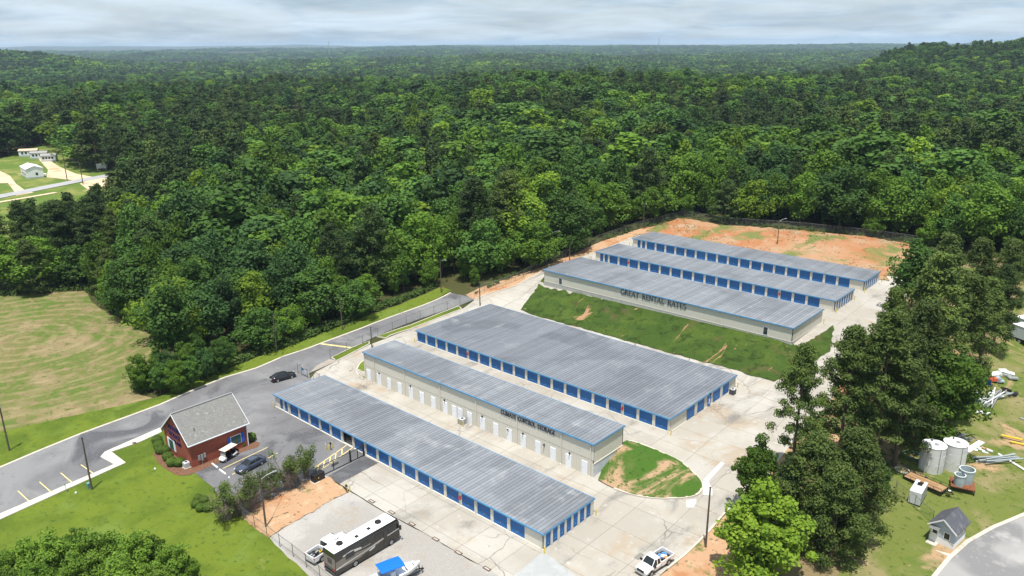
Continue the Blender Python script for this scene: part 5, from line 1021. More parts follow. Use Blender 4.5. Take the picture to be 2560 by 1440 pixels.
for i, (key, leaf, b, t, wf, lab) in enumerate([
    ('bs', 'yellow', (1893, 1462), 1200, 1.28, 'bright yellow-green broadleaf tree at the bottom beside the pole'),
    ('bs', 'bright', (1885, 1285), 1085, .85, 'slim bright green tree at the left edge of the grove, by the drive'),
    ('pn2', 'olive', (2020, 1335), 1090, 1.12, 'dense pine at the front of the grove, left one'), ('pn2', 'olive', (2118, 1325), 1075, 1.1, 'dense pine at the front of the grove, right one above the fence'),
    ('pn2', 'olive', (2075, 1392), 1165, 1.05, 'low dense pine nearest the camera in the grove'), ('pn2', 'pine', (1960, 1330), 1150, .9, 'small dark pine between the yellow-green tree and the grove'),
    ('pn', 'olive', (1978, 1195), 865, .82, 'tall slim pine standing over the concrete at the grove tip'), ('pn', 'olive', (2095, 1165), 822, .95, 'tall pine in the middle of the grove with bare lower trunk'),
    ('pn3', 'olive', (2180, 1175), 785, 1.1, 'tall olive pine right of the middle of the grove'), ('pn', 'olive', (2235, 1165), 840, 1.0, 'first pine directly behind the water tanks'),
    ('bn', 'bright', (2325, 1115), 872, 1.15, 'bright green broadleaf tree leaning over the junk yard'), ('bn2', 'mid', (2385, 1050), 880, 1.0, 'mid green tree right of the bright one by the junk yard'),
    ('pn', 'olive', (2205, 985), 722, .85, 'olive pine standing before the upper drive'), ('pn3', 'olive', (2300, 1010), 640, 1.15, 'large spreading pine with light top beside the upper drive'),
    ('pn', 'olive', (2385, 985), 690, 1.1, 'pine just behind the light topped one'), ('pn3', 'olive', (2440, 950), 700, 1.1, 'olive pine above the blue drums'),
    ('pn', 'pine', (2480, 880), 665, 1.0, 'dark pine beside the box trailers'), ('pn3', 'olive', (2330, 880), 590, 1.1, 'tall pine at the upper corner of the grove'),
    ('pn', 'olive', (2420, 830), 600, 1.05, 'olive pine at the upper end of the grove'), ('pn', 'olive', (2500, 800), 600, 1.05, 'pine over the box trailers at the upper right'),
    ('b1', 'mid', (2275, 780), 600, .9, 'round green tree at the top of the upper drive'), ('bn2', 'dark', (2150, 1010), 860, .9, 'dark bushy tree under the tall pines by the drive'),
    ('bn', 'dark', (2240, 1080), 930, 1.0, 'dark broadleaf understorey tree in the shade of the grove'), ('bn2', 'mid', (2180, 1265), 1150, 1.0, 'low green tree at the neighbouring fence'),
    ('pn', 'olive', (2270, 1080), 760, 1.0, 'second pine, farther behind the water tanks')]):
    p = at(*b); tree(key, leaf, p, hfrom(p, t), lab, GR, wf, g.uniform(0, 6.28))
# thicket at the bottom left
for i, (b, t, wf) in enumerate((((40, 1500), 1375, 1.0), ((95, 1470), 1335, 1.0), ((150, 1490), 1330, 1.0), ((200, 1455), 1318, 1.0), ((255, 1500), 1330, 1.05), ((300, 1460), 1322, .95), ((350, 1495), 1335, 1.0), ((395, 1460), 1335, 1.0), ((440, 1500), 1362, 1.0), ((478, 1490), 1385, .9), ((-15, 1520), 1400, 1.0), ((120, 1560), 1400, 1.1), ((320, 1560), 1390, 1.1), ((420, 1570), 1420, 1.1), ((220, 1560), 1395, 1.1), ((20, 1600), 1430, 1.1))):
    p = at(*b); tree(('bn', 'bn2')[i % 2], ('fresh', 'fresh', 'fresh', 'bright')[i % 4], p, hfrom(p, t), ('bushy green' if i % 3 == 1 else 'bright leafy') + ' tree in the bottom left thicket, ' + ('first', 'third', 'fourth', 'fifth', 'sixth', 'seventh', 'eighth', 'ninth', 'tenth', 'rightmost', 'cut by the left edge', 'second of the near row', 'fourth of the near row', 'last of the near row', 'third of the near row', 'first of the near row')[i] + (' of the far row' if i < 9 else ''), 'thicket on the front lawn', wf * .95, g.uniform(0, 6.28))

for i, (b, t, lf, lab) in enumerate((((362, 978), 884, 'bright', 'bright bushy tree at the field corner, leftmost of the clump'), ((402, 984), 905, 'mid', 'green bushy tree at the field corner, second of the clump'), ((442, 984), 900, 'bright', 'bright bushy tree at the field corner, third of the clump'), ((480, 972), 888, 'mid', 'green bushy tree at the field corner beside the road verge'), ((425, 955), 875, 'dark', 'dark bushy tree behind the clump at the field corner'), ((520, 950), 868, 'dark', 'dark bushy tree on the verge above the office roof'), ((560, 930), 845, 'mid', 'green bushy tree on the verge right of the dark one'), ((470, 940), 850, 'bright', 'bright tree behind the clump at the field corner'))):
    p = at(*b); tree(('bn', 'bn2', 'b3')[i % 2], lf, p, hfrom(p, t), lab, 'bushy clump at the field corner', 1.0, g.uniform(0, 6.28))

# ------------------------------------------------------------------ the woods
clearA = P2([(-600, 800), (-260, 762), (0, 742), (120, 732), (212, 726), (236, 770), (312, 806), (398, 850), (410, 888), (350, 928), (336, 978), (395, 992), (470, 958), (560, 921), (640, 890), (700, 866), (770, 842), (860, 808), (1000, 757), (1095, 712), (1165, 722), (1245, 702), (1345, 668), (1420, 638), (1500, 600), (1600, 566), (1690, 543), (1800, 556), (2000, 570), (2170, 588), (2290, 606), (2420, 636), (2560, 690), (2800, 720), (3200, 1700), (-900, 2200)])
clearB = P2([(-400, 425), (0, 398), (60, 374), (130, 364), (165, 392), (200, 418), (290, 432), (345, 450), (350, 520), (310, 590), (150, 655), (0, 695), (-400, 800)])
clearC = P2([(700, 277), (760, 273), (835, 322), (810, 350), (735, 345), (690, 305)])
clearE = P2([(300, 352), (420, 350), (445, 400), (380, 425), (330, 400)])
clearD = P2([(500, 292), (555, 288), (560, 312), (500, 318)])
rs = np.random.RandomState(5)
def scatter(r0, r1, sp):
    n = int(r1 * 2 / sp) + 2; gx_, gy_ = np.meshgrid(np.arange(-r1, r1, sp), np.arange(-r1 * .2, r1, sp)); x = gx_.ravel() + rs.uniform(-.46, .46, gx_.size) * sp; y = gy_.ravel() + rs.uniform(-.46, .46, gx_.size) * sp
    c = np.hypot(x, y); an = np.degrees(np.arctan2(y, x)); half = np.degrees(math.atan(1280 / FPX)) + 5 + 900 / np.maximum(c, 60)
    k = (c > r0) & (c < r1) & (np.abs(an - math.degrees(YAW)) < half); return x[k], y[k]
def vnoise(x, y, s, ph): return .5 + .5 * (np.sin(x / s + ph) * np.cos(y / s * 1.13 + ph * 2) * .6 + np.sin((x * .7 + y) / s * 1.9 + ph * 3) * .4)
pts = []
for r0, r1, sp, mult, tier in ((60, 300, 6.0, 1.0, 0), (300, 620, 7.8, 1.1, 0), (620, 1450, 10.4, 1.15, 1), (1450, 3600, 16, 1.4, 1), (3600, 9500, 40, 2.6, 2)):
    x, y = scatter(r0, r1, sp)
    if r0 < 700:
        k = ~((np.hypot(x, y) < 175) & (x > -105)) & ~(inpoly(clearA, x, y) | inpoly(clearB, x, y) | inpoly(clearC, x, y) | inpoly(clearD, x, y) | inpoly(clearE, x, y)); x, y = x[k], y[k]
    if tier == 2:
        k = vnoise(x, y, 700, .3) > .18; x, y = x[k], y[k]
    pts.append(np.c_[x, y, np.full(len(x), mult), np.full(len(x), tier)])
pts = np.vstack(pts); _gap = (vnoise(pts[:, 0], pts[:, 1], 17, .7) * vnoise(pts[:, 0], pts[:, 1], 47, 1.9) < .10) & (np.hypot(pts[:, 0], pts[:, 1]) > 330) & (rs.random(len(pts)) < .75); pts = pts[~_gap]; X_, Y_ = pts[:, 0], pts[:, 1]; Zt = Z(X_, Y_)
n_ = vnoise(X_, Y_, 38, 1.1) * .55 + vnoise(X_, Y_, 120, 2.2) * .45 + rs.normal(0, .08, len(X_))
dist = np.hypot(X_, Y_)
# distance of the near points to the edge of the cleared land
edge = np.full(len(X_), 99.0); nk = dist < 420
ea = np.array(densify(clearA[2:31], 3.0, False)); ex = X_[nk]; ey = Y_[nk]; edge[nk] = np.min(np.hypot(ex[:, None] - ea[None, :, 0], ey[:, None] - ea[None, :, 1]), 1)
KINDS = ['pine', 'olive', 'mid', 'dark', 'bright', 'yellow']; kind = np.zeros(len(X_), int); u = rs.random(len(X_))
pinezone = n_ < .47
kind[pinezone] = np.where(u[pinezone] < .66, 0, np.where(u[pinezone] < .86, 1, 2)); q = ~pinezone
kind[q] = np.where(u[q] < .40, 2, np.where(u[q] < .60, 3, np.where(u[q] < .86, 4, np.where(u[q] < .95, 5, 0))))
ed = (edge < 9) & nk; kind[ed & (u < .55)] = 4; kind[ed & (u >= .55) & (u < .8)] = 2
hgt = np.where(kind < 2, rs.normal(18.5, 2.8, len(X_)), rs.normal(16.0, 3.6, len(X_))); hgt = np.clip(hgt, 8, 26)
hgt = np.where(nk, hgt * np.where(u < .3, .4 + .6 * sstep(1.5, 11, edge), .66 + .34 * sstep(1, 9, edge)), hgt) * np.where(pts[:, 2] > 2, 1.0, pts[:, 2] ** .35)
px_, py_, pw_ = topix(np.c_[X_, Y_, Zt + hgt * .6].reshape(-1, 3)) if False else (None, None, None)
D_ = np.c_[X_, Y_, Zt + hgt * .6] - CAM; pw_ = D_ @ FW; px_ = 1280 + FPX * (D_ @ RT) / pw_; py_ = 720 - FPX * (D_ @ UP) / pw_
vis = (px_ > -40) & (px_ < 2600) & (py_ < 1440)
_low = nk & (px_ < 575) & (py_ > 815); hgt = np.where(_low, hgt * .5, hgt)
N_IND = 300 - 49
order = np.argsort(np.where(vis & (edge < 26), pw_, 1e9))[:N_IND]
ind = np.zeros(len(X_), bool); ind[order] = True
ZB = ((0, 90, 'left of the mown field'), (90, 230, 'behind the mown field'), (230, 420, 'at the field end'), (420, 560, 'above the brick office'), (560, 690, 'left of the sedan pole'), (690, 860, 'between the two verge poles'), (860, 1000, 'opposite the climate building'), (1000, 1130, 'at the end of the road'), (1130, 1250, 'above the road end fence'), (1250, 1390, 'left of the windowed row'), (1390, 1520, 'beside the upper drive'), (1520, 1690, 'left of the clay bank'), (1690, 1830, 'behind the left clay bank'), (1830, 1960, 'behind the clay pole'), (1960, 2120, 'behind the right clay bank'), (2120, 2290, 'past the clay bank'), (2290, 9999, 'above the grove'))
ADJ = dict(pine='dark pine', olive='olive pine', mid='green tree', dark='dark green tree', bright='bright green tree', yellow='yellowish tree')
def lab_of(i):
    zn_ = [z for a_, b_, z in ZB if a_ <= px_[i] < b_] or [ZB[0][2]]
    row = 'front row' if edge[i] < 7 else 'second row' if edge[i] < 14 else 'deeper row'
    return f"{'low' if hgt[i] < 10 else 'tall' if hgt[i] > 16.5 else 'medium'} {ADJ[KINDS[kind[i]]]} in the {row} {zn_[0]}"
DEAD = []
byl = {}
for i in order: byl.setdefault(lab_of(i), []).append(i)
OR = ['leftmost'] + [f'{w_} leftmost' for w_ in ('second', 'third', 'fourth', 'fifth', 'sixth', 'seventh', 'eighth', 'ninth', 'tenth', 'eleventh', 'twelfth', 'thirteenth', 'fourteenth')]
for lb_, ids in byl.items():
    ids.sort(key=lambda i: px_[i])
    for k_, i in enumerate(ids):
        kd = KINDS[kind[i]]; ky = ('p1', 'p2', 'p3')[rs.randint(3)] if kind[i] < 2 else ('b1', 'b2', 'b3')[rs.randint(3)]
        if kind[i] < 2 and edge[i] < 7: ky = 'p3'
        tree(ky, kd, (X_[i], Y_[i], Zt[i]), hgt[i], lb_ if len(ids) == 1 else (OR[k_] if k_ < len(OR) else 'rightmost') + ' ' + lb_, 'trees at the edge of the woods', rs.uniform(.8, 1.3) * (1.15 if edge[i] < 6 else 1.0), rs.uniform(0, 6.28))
for px0, h_, lb_ in (((380, 312), 17, 'bare grey dead tree in the far wood at the left'), ((915, 405), 13, 'bare grey dead tree among the green crowns left of centre'), ((1805, 275), 17, 'bare grey dead tree in the far wood right of centre')):
    p = at(*px0); DEAD.append((p, h_, lb_))
# everything farther off: one object
def lite(fn, seed, leaf, **k):
    V, t = fn(seed, **k); o = bpy.data.objects.new('tree_source', mesh_np('tree_source', V, leaf, t, m_bark)); return o
SRC = []
for kd in KINDS:
    lf = LEAF[kd]
    if kd in ('pine', 'olive'): a = [lite(pine, 41 + i, lf, h=20 + i, w=9.2 - i * 1.6, base=3.0 + i * 2, k=52, n=56, size=.66, aspect=.7, dense=1.3) for i in range(2)]
    else: a = [lite(broadleaf, 51 + i, lf, h=17 + 2 * i, w=11.2 - 2 * i, base=2.0, cone=.42 * i, k=46, n=56, size=.70, rel=.175, lmb=2) for i in range(2)]
    b = lite(broadleaf, 61, lf, h=17, w=12, base=1.0, k=14, n=16, size=2.2, rel=.26, lmb=0) if kd not in ('pine', 'olive') else lite(pine, 62, lf, h=19, w=11, base=2.0, k=16, n=16, size=1.9, aspect=.8, dense=1.4)
    SRC.append(a + [b])
rest = ~ind
src = np.where(pts[:, 3] == 2, 2, rs.randint(0, 2, len(X_))); src = np.where((pts[:, 3] == 1) & (dist > 1900), 2, src)
kid = kind * 3 + src
h0 = np.where(kind < 2, 20.0, 17.0); sc = hgt / h0; wf = pts[:, 2] * np.where(kind < 2, np.clip(rs.lognormal(.02, .18, len(X_)), .65, 1.5), np.clip(rs.lognormal(.27, .32, len(X_)), .6, 2.3)); wf = np.where(pts[:, 3] == 2, 3.4, wf)
fm = bpy.data.meshes.new('forest'); fm.vertices.add(int(rest.sum())); fm.vertices.foreach_set('co', np.c_[X_, Y_, Zt - .1][rest].astype(np.float32).ravel())
at_k = fm.attributes.new('kid', 'INT', 'POINT'); at_k.data.foreach_set('value', kid[rest].astype(np.int32))
at_s = fm.attributes.new('scl', 'FLOAT_VECTOR', 'POINT'); at_s.data.foreach_set('vector', np.c_[sc * wf, sc * wf, sc * np.where(pts[:, 3] == 2, 1.1, 1.0)][rest].astype(np.float32).ravel())
at_r = fm.attributes.new('rotv', 'FLOAT_VECTOR', 'POINT'); at_r.data.foreach_set('vector', np.c_[np.zeros(int(rest.sum())), np.zeros(int(rest.sum())), rs.uniform(0, 6.28, int(rest.sum()))].astype(np.float32).ravel())
fo = bpy.data.objects.new('forest', fm); COL.objects.link(fo); fo['kind'] = 'stuff'; tag(fo, 'continuous mixed pine and broadleaf forest reaching to the horizon', 'forest')
ng = bpy.data.node_groups.new('forest', 'GeometryNodeTree'); ng.interface.new_socket('Geometry', in_out='INPUT', socket_type='NodeSocketGeometry'); ng.interface.new_socket('Geometry', in_out='OUTPUT', socket_type='NodeSocketGeometry')
gi = ng.nodes.new('NodeGroupInput'); gout = ng.nodes.new('NodeGroupOutput'); jn = ng.nodes.new('GeometryNodeJoinGeometry'); ng.links.new(jn.outputs[0], gout.inputs[0])
def nattr(nm, ty):
    n = ng.nodes.new('GeometryNodeInputNamedAttribute'); n.data_type = ty; n.inputs['Name'].default_value = nm; return [o for o in n.outputs if o.enabled and o.name == 'Attribute'][0]
ak, as_, ar = nattr('kid', 'INT'), nattr('scl', 'FLOAT_VECTOR'), nattr('rotv', 'FLOAT_VECTOR')
for i in range(len(KINDS) * 3):
    oi = ng.nodes.new('GeometryNodeObjectInfo'); oi.inputs['Object'].default_value = SRC[i // 3][i % 3]; oi.inputs['As Instance'].default_value = True
    cp = ng.nodes.new('FunctionNodeCompare'); cp.data_type = 'INT'; cp.operation = 'EQUAL'
    ii = [s_ for s_ in cp.inputs if s_.enabled]; ng.links.new(ak, ii[0]); ii[1].default_value = i
    ip = ng.nodes.new('GeometryNodeInstanceOnPoints'); ng.links.new(gi.outputs[0], ip.inputs['Points']); ng.links.new(cp.outputs[0], ip.inputs['Selection']); ng.links.new(oi.outputs['Geometry'], ip.inputs['Instance']); ng.links.new(as_, ip.inputs['Scale']); ng.links.new(ar, ip.inputs['Rotation'])
    ng.links.new(ip.outputs[0], jn.inputs[0])
md = fo.modifiers.new('trees', 'NODES'); md.node_group = ng
# ------------------------------------------------------------------ clipped bushes and the hedge by the gate
rsb = np.random.RandomState(9)
def ballmesh(seed, n=900, size=.16):
    r_ = np.random.RandomState(seed); d = r_.normal(size=(1, 3)); C = np.array([[0, 0, .78]]); R_ = np.array([[1.0, 1.0, .82]])
    V = leafmesh('b', C, R_, n, size, r_, None, 0.0, 1.0, .93); core = MB().lathe([(.001, -.02), (.75, .05), (.93, .5), (.93, .95), (.7, 1.35), (.001, 1.5)], 14); return mesh_np('foliage', V, f_box, core, f_box)
f_box = fol('boxwood', (.090, .150, .020), (.065, .115, .016), (.125, .185, .026), .2, .1)
BALL = [ballmesh(71), ballmesh(72), ballmesh(73)]
STEM = MB().tube([(0, 0, -.1), (0, 0, .5)], .05, 6).mesh('stem', m_bark)
def ball(px_, r, label, group, k=0):
    p = at(*px_); o = thing('round_bush', label, 'bush', (p[0], p[1], p[2] + .05), k * 1.3, group, r); part('foliage', BALL[k % 3], o); part('stem', STEM, o)
ords = ['rearmost', 'second', 'third', 'fourth', 'fifth', 'sixth', 'front right']
for i, q in enumerate(((394, 1108), (398, 1121), (402, 1133), (414, 1133), (421, 1150), (431, 1164), (449, 1164))):
    ball(q, .82, f'{ords[i]} round clipped bush along the lit office gable' + ('' if i in (0, 6) else ' counted from the road'), 'clipped bushes at the office', i)
ball((628, 1102), .85, 'loose green shrub at the far right corner of the office', 'clipped bushes at the office', 1); ball((608, 1116), .5, 'small shrub under the blue shuttered office window', 'clipped bushes at the office', 2)
for i, (q, lb) in enumerate((((496, 1252), 'top left'), ((511, 1257), 'top right'), ((489, 1267), 'left'), ((501, 1277), 'bottom'), ((521, 1276), 'right, largest'))): ball(q, .62 if i < 4 else .74, f'{lb} bush of the clipped cluster on the lawn', 'clipped cluster on the lawn', i)
def shrub(seed, bare):
    r_ = np.random.RandomState(seed); mb = MB()
    tips = []
    for i in range(26 if bare else 16):
        a = r_.uniform(0, 6.283); ln = r_.uniform(1.6, 3.2); tl = r_.uniform(.15, .55); e = Vector((math.cos(a) * ln * tl, math.sin(a) * ln * tl, ln)); b_ = Vector((r_.uniform(-.4, .4), r_.uniform(-.4, .4), 0)); m_ = b_ + e * .5 + Vector((r_.uniform(-.2, .2), r_.uniform(-.2, .2), 0))
        mb.tube([b_, m_, b_ + e], [.045, .03, .012], 4, caps=False); tips.append(b_ + e)
        for j in range(7 if bare else 3):
            f = r_.uniform(.35, .95); s_ = b_ + e * f; t_ = s_ + Vector((r_.uniform(-.7, .7), r_.uniform(-.7, .7), r_.uniform(.1, .7))); mb.tube([s_, t_], [.02, .007], 3, caps=False)
            if bare:
                for _ in range(2): w_ = s_ + (t_ - s_) * r_.uniform(.4, .9); mb.tube([w_, w_ + Vector((r_.uniform(-.4, .4), r_.uniform(-.4, .4), r_.uniform(0, .4)))], [.012, .006], 3, caps=False)
    C = np.array([tuple(t) for t in tips]); k = r_.random(len(C)) < (.35 if bare else .95); C = C[k]; C = np.vstack([C, C + r_.normal(size=C.shape) * .4]); R_ = np.full((len(C), 3), .42 if bare else .6)
    return mesh_np('foliage', leafmesh('f', C, R_, 60 if bare else 90, .15, r_, None, .3, .7, .4), f_pine2), mb.mesh('branches', f_bare)
SHR = [shrub(81, False), shrub(82, True), shrub(83, False), shrub(84, True)]
for i, (q, t, k, wf, lb) in enumerate((((566, 1300), 1226, 1, 1.1, 'mostly bare grey shrub at the lawn end of the hedge'), ((596, 1288), 1218, 3, 1.1, 'bare twiggy shrub second from the lawn end of the hedge'), ((625, 1275), 1212, 1, 1.1, 'bare twiggy shrub right of the lamp pole, third in the hedge'), ((640, 1254), 1190, 0, .95, 'green topped shrub in front of the blue sedan'), ((672, 1248), 1196, 3, 1.05, 'bare shrub in the middle of the hedge'), ((690, 1232), 1174, 2, .95, 'green shrub right of the middle of the hedge'), ((722, 1222), 1152, 1, 1.05, 'thin bare shrub near the gate end of the hedge'), ((742, 1205), 1144, 0, .95, 'green shrub second from the gate motor'), ((766, 1196), 1130, 2, .95, 'tall dark green shrub beside the gate motor'))):
    p = at(*q); h = hfrom(p, t); o = thing('hedge_shrub', lb, 'shrub', tuple(p), i * 1.7, 'overgrown hedge by the gate'); s = h / 3.4; o.scale = (s * wf, s * wf, s); part('foliage', SHR[k][0], o); part('branches', SHR[k][1], o)

for p, h_, lb_ in DEAD:
    o = thing('dead_tree', lb_, 'tree', tuple(p), 0, 'dead trees'); o.scale = (h_ / 3.4 * .8, h_ / 3.4 * .8, h_ / 3.2); part('branches', SHR[3][1], o); part('trunk', MB().tube([(0, 0, -.1), (0, 0, 2.6)], [.06, .02], 6).mesh('trunk', f_bare), o)
# ------------------------------------------------------------------ chain-link fences
ml = bpy.data.materials.new('chain_link'); ml.use_nodes = True; t_ = ml.node_tree; N, L_ = t_.nodes, t_.links; pb = N['Principled BSDF']; pb.inputs['Base Color'].default_value = (.20, .205, .20, 1); pb.inputs['Roughness'].default_value = .6
tcn = N.new('ShaderNodeTexCoord'); spx = N.new('ShaderNodeSeparateXYZ'); L_.new(tcn.outputs['Object'], spx.inputs[0])
def mm(op, a, b):
    n = N.new('ShaderNodeMath'); n.operation = op
    for i, v in enumerate((a, b)):
        if isinstance(v, (int, float)): n.inputs[i].default_value = v
        else: L_.new(v, n.inputs[i])
    return n.outputs[0]
uu = mm('ADD', spx.outputs[0], spx.outputs[1]); w1 = mm('LESS_THAN', mm('FRACT', mm('MULTIPLY', mm('ADD', uu, spx.outputs[2]), 14.0), 0), .07); w2 = mm('LESS_THAN', mm('FRACT', mm('MULTIPLY', mm('SUBTRACT', uu, spx.outputs[2]), 14.0), 0), .07)
tr = N.new('ShaderNodeBsdfTransparent'); mx = N.new('ShaderNodeMixShader'); L_.new(mm('MAXIMUM', w1, w2), mx.inputs[0]); L_.new(tr.outputs[0], mx.inputs[1]); L_.new(pb.outputs[0], mx.inputs[2]); L_.new(mx.outputs[0], N['Material Output'].inputs['Surface'])
m_fp = mat('fence_post', (.16, .16, .155), .5, .4, metal=.4)
POST = MB().tube([(0, 0, -.1), (0, 0, 1)], .04, 6).mesh('post', m_fp)
def fence(label, path, h=2.1, step=3.0, name='chain_link_fence', bare=False):
    p = resample(path, max(2, int(round(sum(np.hypot(*np.diff(np.array(path), axis=0).T)) / step)) + 1)); o0 = p[0]; r = thing(name, label, 'fence', (o0[0], o0[1], z1(*o0)), 0, 'chain-link fences'); zb = z1(*o0)
    for q in p:
        c = part('post', POST, r, (q[0] - o0[0], q[1] - o0[1], z1(*q) - zb)); c.scale = (1, 1, h + .12)
    MB().tube([(q[0] - o0[0], q[1] - o0[1], z1(*q) - zb + h) for q in p], .03, 5).build('top_rail', m_fp, r)
    vs = []; fs = []
    for i, q in enumerate(p): vs += [(q[0] - o0[0], q[1] - o0[1], z1(*q) - zb + .04), (q[0] - o0[0], q[1] - o0[1], z1(*q) - zb + h)]
    fs = [(2 * i, 2 * i + 2, 2 * i + 3, 2 * i + 1) for i in range(len(p) - 1)]; MB().add(vs, fs).build('wire_mesh', ml, r)
    return r
fence('chain-link fence between the road and the concrete drive', P2([(826, 897), (925, 853), (1045, 801), (1148, 762), (1186, 748)]), 2.0, 4.2)
fence('chain-link fence at the road end, below the upper drive', P2([(1190, 740), (1215, 727), (1242, 722), (1300, 700), (1342, 675)]), 2.1, 3.0)
fence('chain-link fence on the wood side of the upper drive', P2([(1345, 672), (1420, 642), (1500, 604), (1600, 570), (1690, 548)]), 2.1, 3.0)
fence('chain-link fence at the foot of the wood behind the clay bank', P2([(1692, 547), (1800, 560), (2000, 574), (2170, 592), (2290, 609)]), 2.1, 3.0)
fence('chain-link fence between the hedge and the bare clay', P2([(608, 1297), (655, 1268), (720, 1233), (786, 1199)]), 1.9, 3.0)
fence('chain-link fence between the lawn and the gravel lot', P2([(608, 1299), (672, 1347), (740, 1398), (800, 1448), (870, 1510)]), 1.9, 3.0)
fence('chain-link fence in front of the guard shed', P2([(2186, 1198), (2260, 1247), (2330, 1310)]), 1.9, 3.4)
fence('short chain-link fence with signs beside the black sedan', P2([(745, 932), (752, 938), (774, 948), (800, 958)]), 1.9, 2.0)
q = at(762, 941); SG = thing('fence_sign', 'white and blue sign on the short fence by the sedan', 'sign', (q[0], q[1] - .05, q[2] + .75), math.atan2(*(at(774, 948) - at(750, 936))[1::-1])); MB().box(-.75, .75, -.03, 0, 0, 1.1).build('panel', m_wdoor, SG); MB().box(-.7, -.1, -.036, -.03, .4, 1.0).box(-.5, .5, -.036, -.03, .12, .2).build('blue_mark', m_blue, SG)

# ------------------------------------------------------------------ sliding gate and its motor
ga, gb = at(911, 1140), at(790, 1199); gm = at(878, 1156)
def gate(label, a, b, h, name, nb):
    d = b - a; ln = math.hypot(d[0], d[1]); r = thing(name, label, 'gate', (a[0], a[1], a[2] + .06), math.atan2(d[1], d[0])); f = MB(); 
    for z_ in (.08, h): f.box(0, ln, -.03, .03, z_ - .04, z_ + .04)
    for x_ in (0, ln / 2, ln): f.box(x_ - .04, x_ + .04, -.035, .035, .04, h + .04)
    f.build('frame', m_black, r); bm_ = MB().box(-.013, .013, -.013, .013, .12, h - .04).mesh('bar', m_black)
    for x_ in np.linspace(.12, ln - .12, nb): part('bar', bm_, r, (float(x_), 0, 0))
    return r, ln
g1, ln1 = gate('black sliding gate with vertical bars across the drive', gm, gb, 1.75, 'sliding_gate', 44)
MB().box(ln1 * .35, ln1 * .35 + 1.3, -.06, -.04, .7, 1.15).build('sign_panel', m_galv, g1)
g2, _ = gate('short fixed black gate panel against the storage row', ga, gm, 1.75, 'fixed_gate', 16)
for q_, lb in ((gm, 'black gate post in the middle of the drive'), (ga, 'black gate post against the storage row')): tag(MB().box(-.09, .09, -.09, .09, -.1, 2.1).build('gate_post', m_black, None, (q_[0], q_[1] - .12, q_[2] + .06)), lb, 'post', 'gate posts')
q = at(800, 1203); GM = thing('gate_motor', 'black gate motor cabinet on a concrete pad', 'cabinet', (q[0] - .3, q[1] - .1, q[2] + .05), math.atan2(*(gb - gm)[1::-1])); MB().box(-.95, .95, -.45, .45, .12, 1.3).build('cabinet', m_black, GM, bevel=.04); MB().box(-1.3, 1.1, -.6, .6, -.1, .12).build('pad', m_pave, GM); MB().box(.1, .25, .45, .47, .6, .75).build('badge', m_ybol, GM)

# ------------------------------------------------------------------ bollards, air units, small things
BOL = MB().lathe([(.085, -.05), (.085, 1.02), (.06, 1.08), (.001, 1.1)], 12).mesh('bollard', m_ybol)
for px_, lb in (((684, 1021), 'yellow bollard at the left corner of the front storage row'), ((815, 1125), 'left of three yellow bollards guarding the keypad'), ((823, 1129), 'front one of three yellow bollards guarding the keypad'), ((831, 1121), 'right of three yellow bollards guarding the keypad'), ((1361, 1385), 'yellow bollard at the near corner of the front storage row'), ((1490, 1290), 'yellow bollard behind the front storage row, facing the island'),
                ((869, 1227), 'left of two yellow bollards at the gravel corner'), ((875, 1230), 'right of two yellow bollards at the gravel corner'), ((1677, 1089), 'yellow bollard at the near corner of the very wide building'), ((1844, 970), 'yellow bollard at the rear right of the very wide building'), ((1037, 857), 'yellow bollard at the left end of the very wide building'), ((1144.5, 1062), 'left yellow bollard beside the air unit of the climate building'), ((1158, 1068), 'right yellow bollard beside the air unit of the climate building'),
                ((2059, 810), 'yellow bollard at the right end of the windowed building'), ((2090, 782), 'yellow bollard at the near corner of the middle rear row'), ((2136, 751), 'yellow bollard at the back corner of the middle rear row'), ((2161, 732), 'yellow bollard at the near corner of the rearmost row'), ((2204, 706), 'yellow bollard at the back corner of the rearmost row'), ((1478, 650), 'yellow bollard at the left end of the middle rear row'), ((1574, 615), 'yellow bollard at the left end of the rearmost row')):
    p = at(*px_); o = part('bollard', BOL, None, (p[0], p[1], p[2] + .06)); tag(o, lb, 'bollard', 'yellow bollards')
def acunit(px_, s, label, m):
    p = at(*px_); r = thing('air_unit', label, 'air conditioner', (p[0], p[1], p[2] + .07), 0, 'air units'); MB().box(-s / 2, s / 2, -s / 2, s / 2, .08, s * 1.05).build('casing', m, r, bevel=.04); MB().lathe([(s * .42, s * 1.05), (s * .42, s * 1.12), (s * .3, s * 1.13)], 16).build('fan_ring', m_wdoor, r); MB().lathe([(s * .38, s * 1.06), (.001, s * 1.08)], 16).build('fan', m_dark, r); MB().box(-s * .6, s * .6, -s * .6, s * .6, -.08, .08).build('pad', m_pave, r)
acunit((1156, 1062), 1.05, 'grey air unit with white top at the climate building', m_galv); acunit((1831, 987), .95, 'dark grey air unit at the end of the very wide building', mat('unit_dark', (.07, .07, .075), .6)); acunit((467, 1169), .85, 'pale air unit at the near corner of the office', mat('unit_pale', (.45, .48, .48), .6))
def keypad(px_, lb):
    p = at(*px_); r = thing('keypad_stand', lb, 'keypad', (p[0], p[1], p[2] + .05)); MB().tube([(0, 0, 0), (0, 0, 1.1), (.15, -.1, 1.3), (.32, -.2, 1.3)], .05, 8).build('stalk', m_black, r); MB().box(.25, .5, -.32, -.1, 1.15, 1.45).build('head', m_black, r)
keypad((827, 1124), 'black keypad stand between the three bollards'); keypad((866, 1231), 'black keypad stand at the gravel corner')
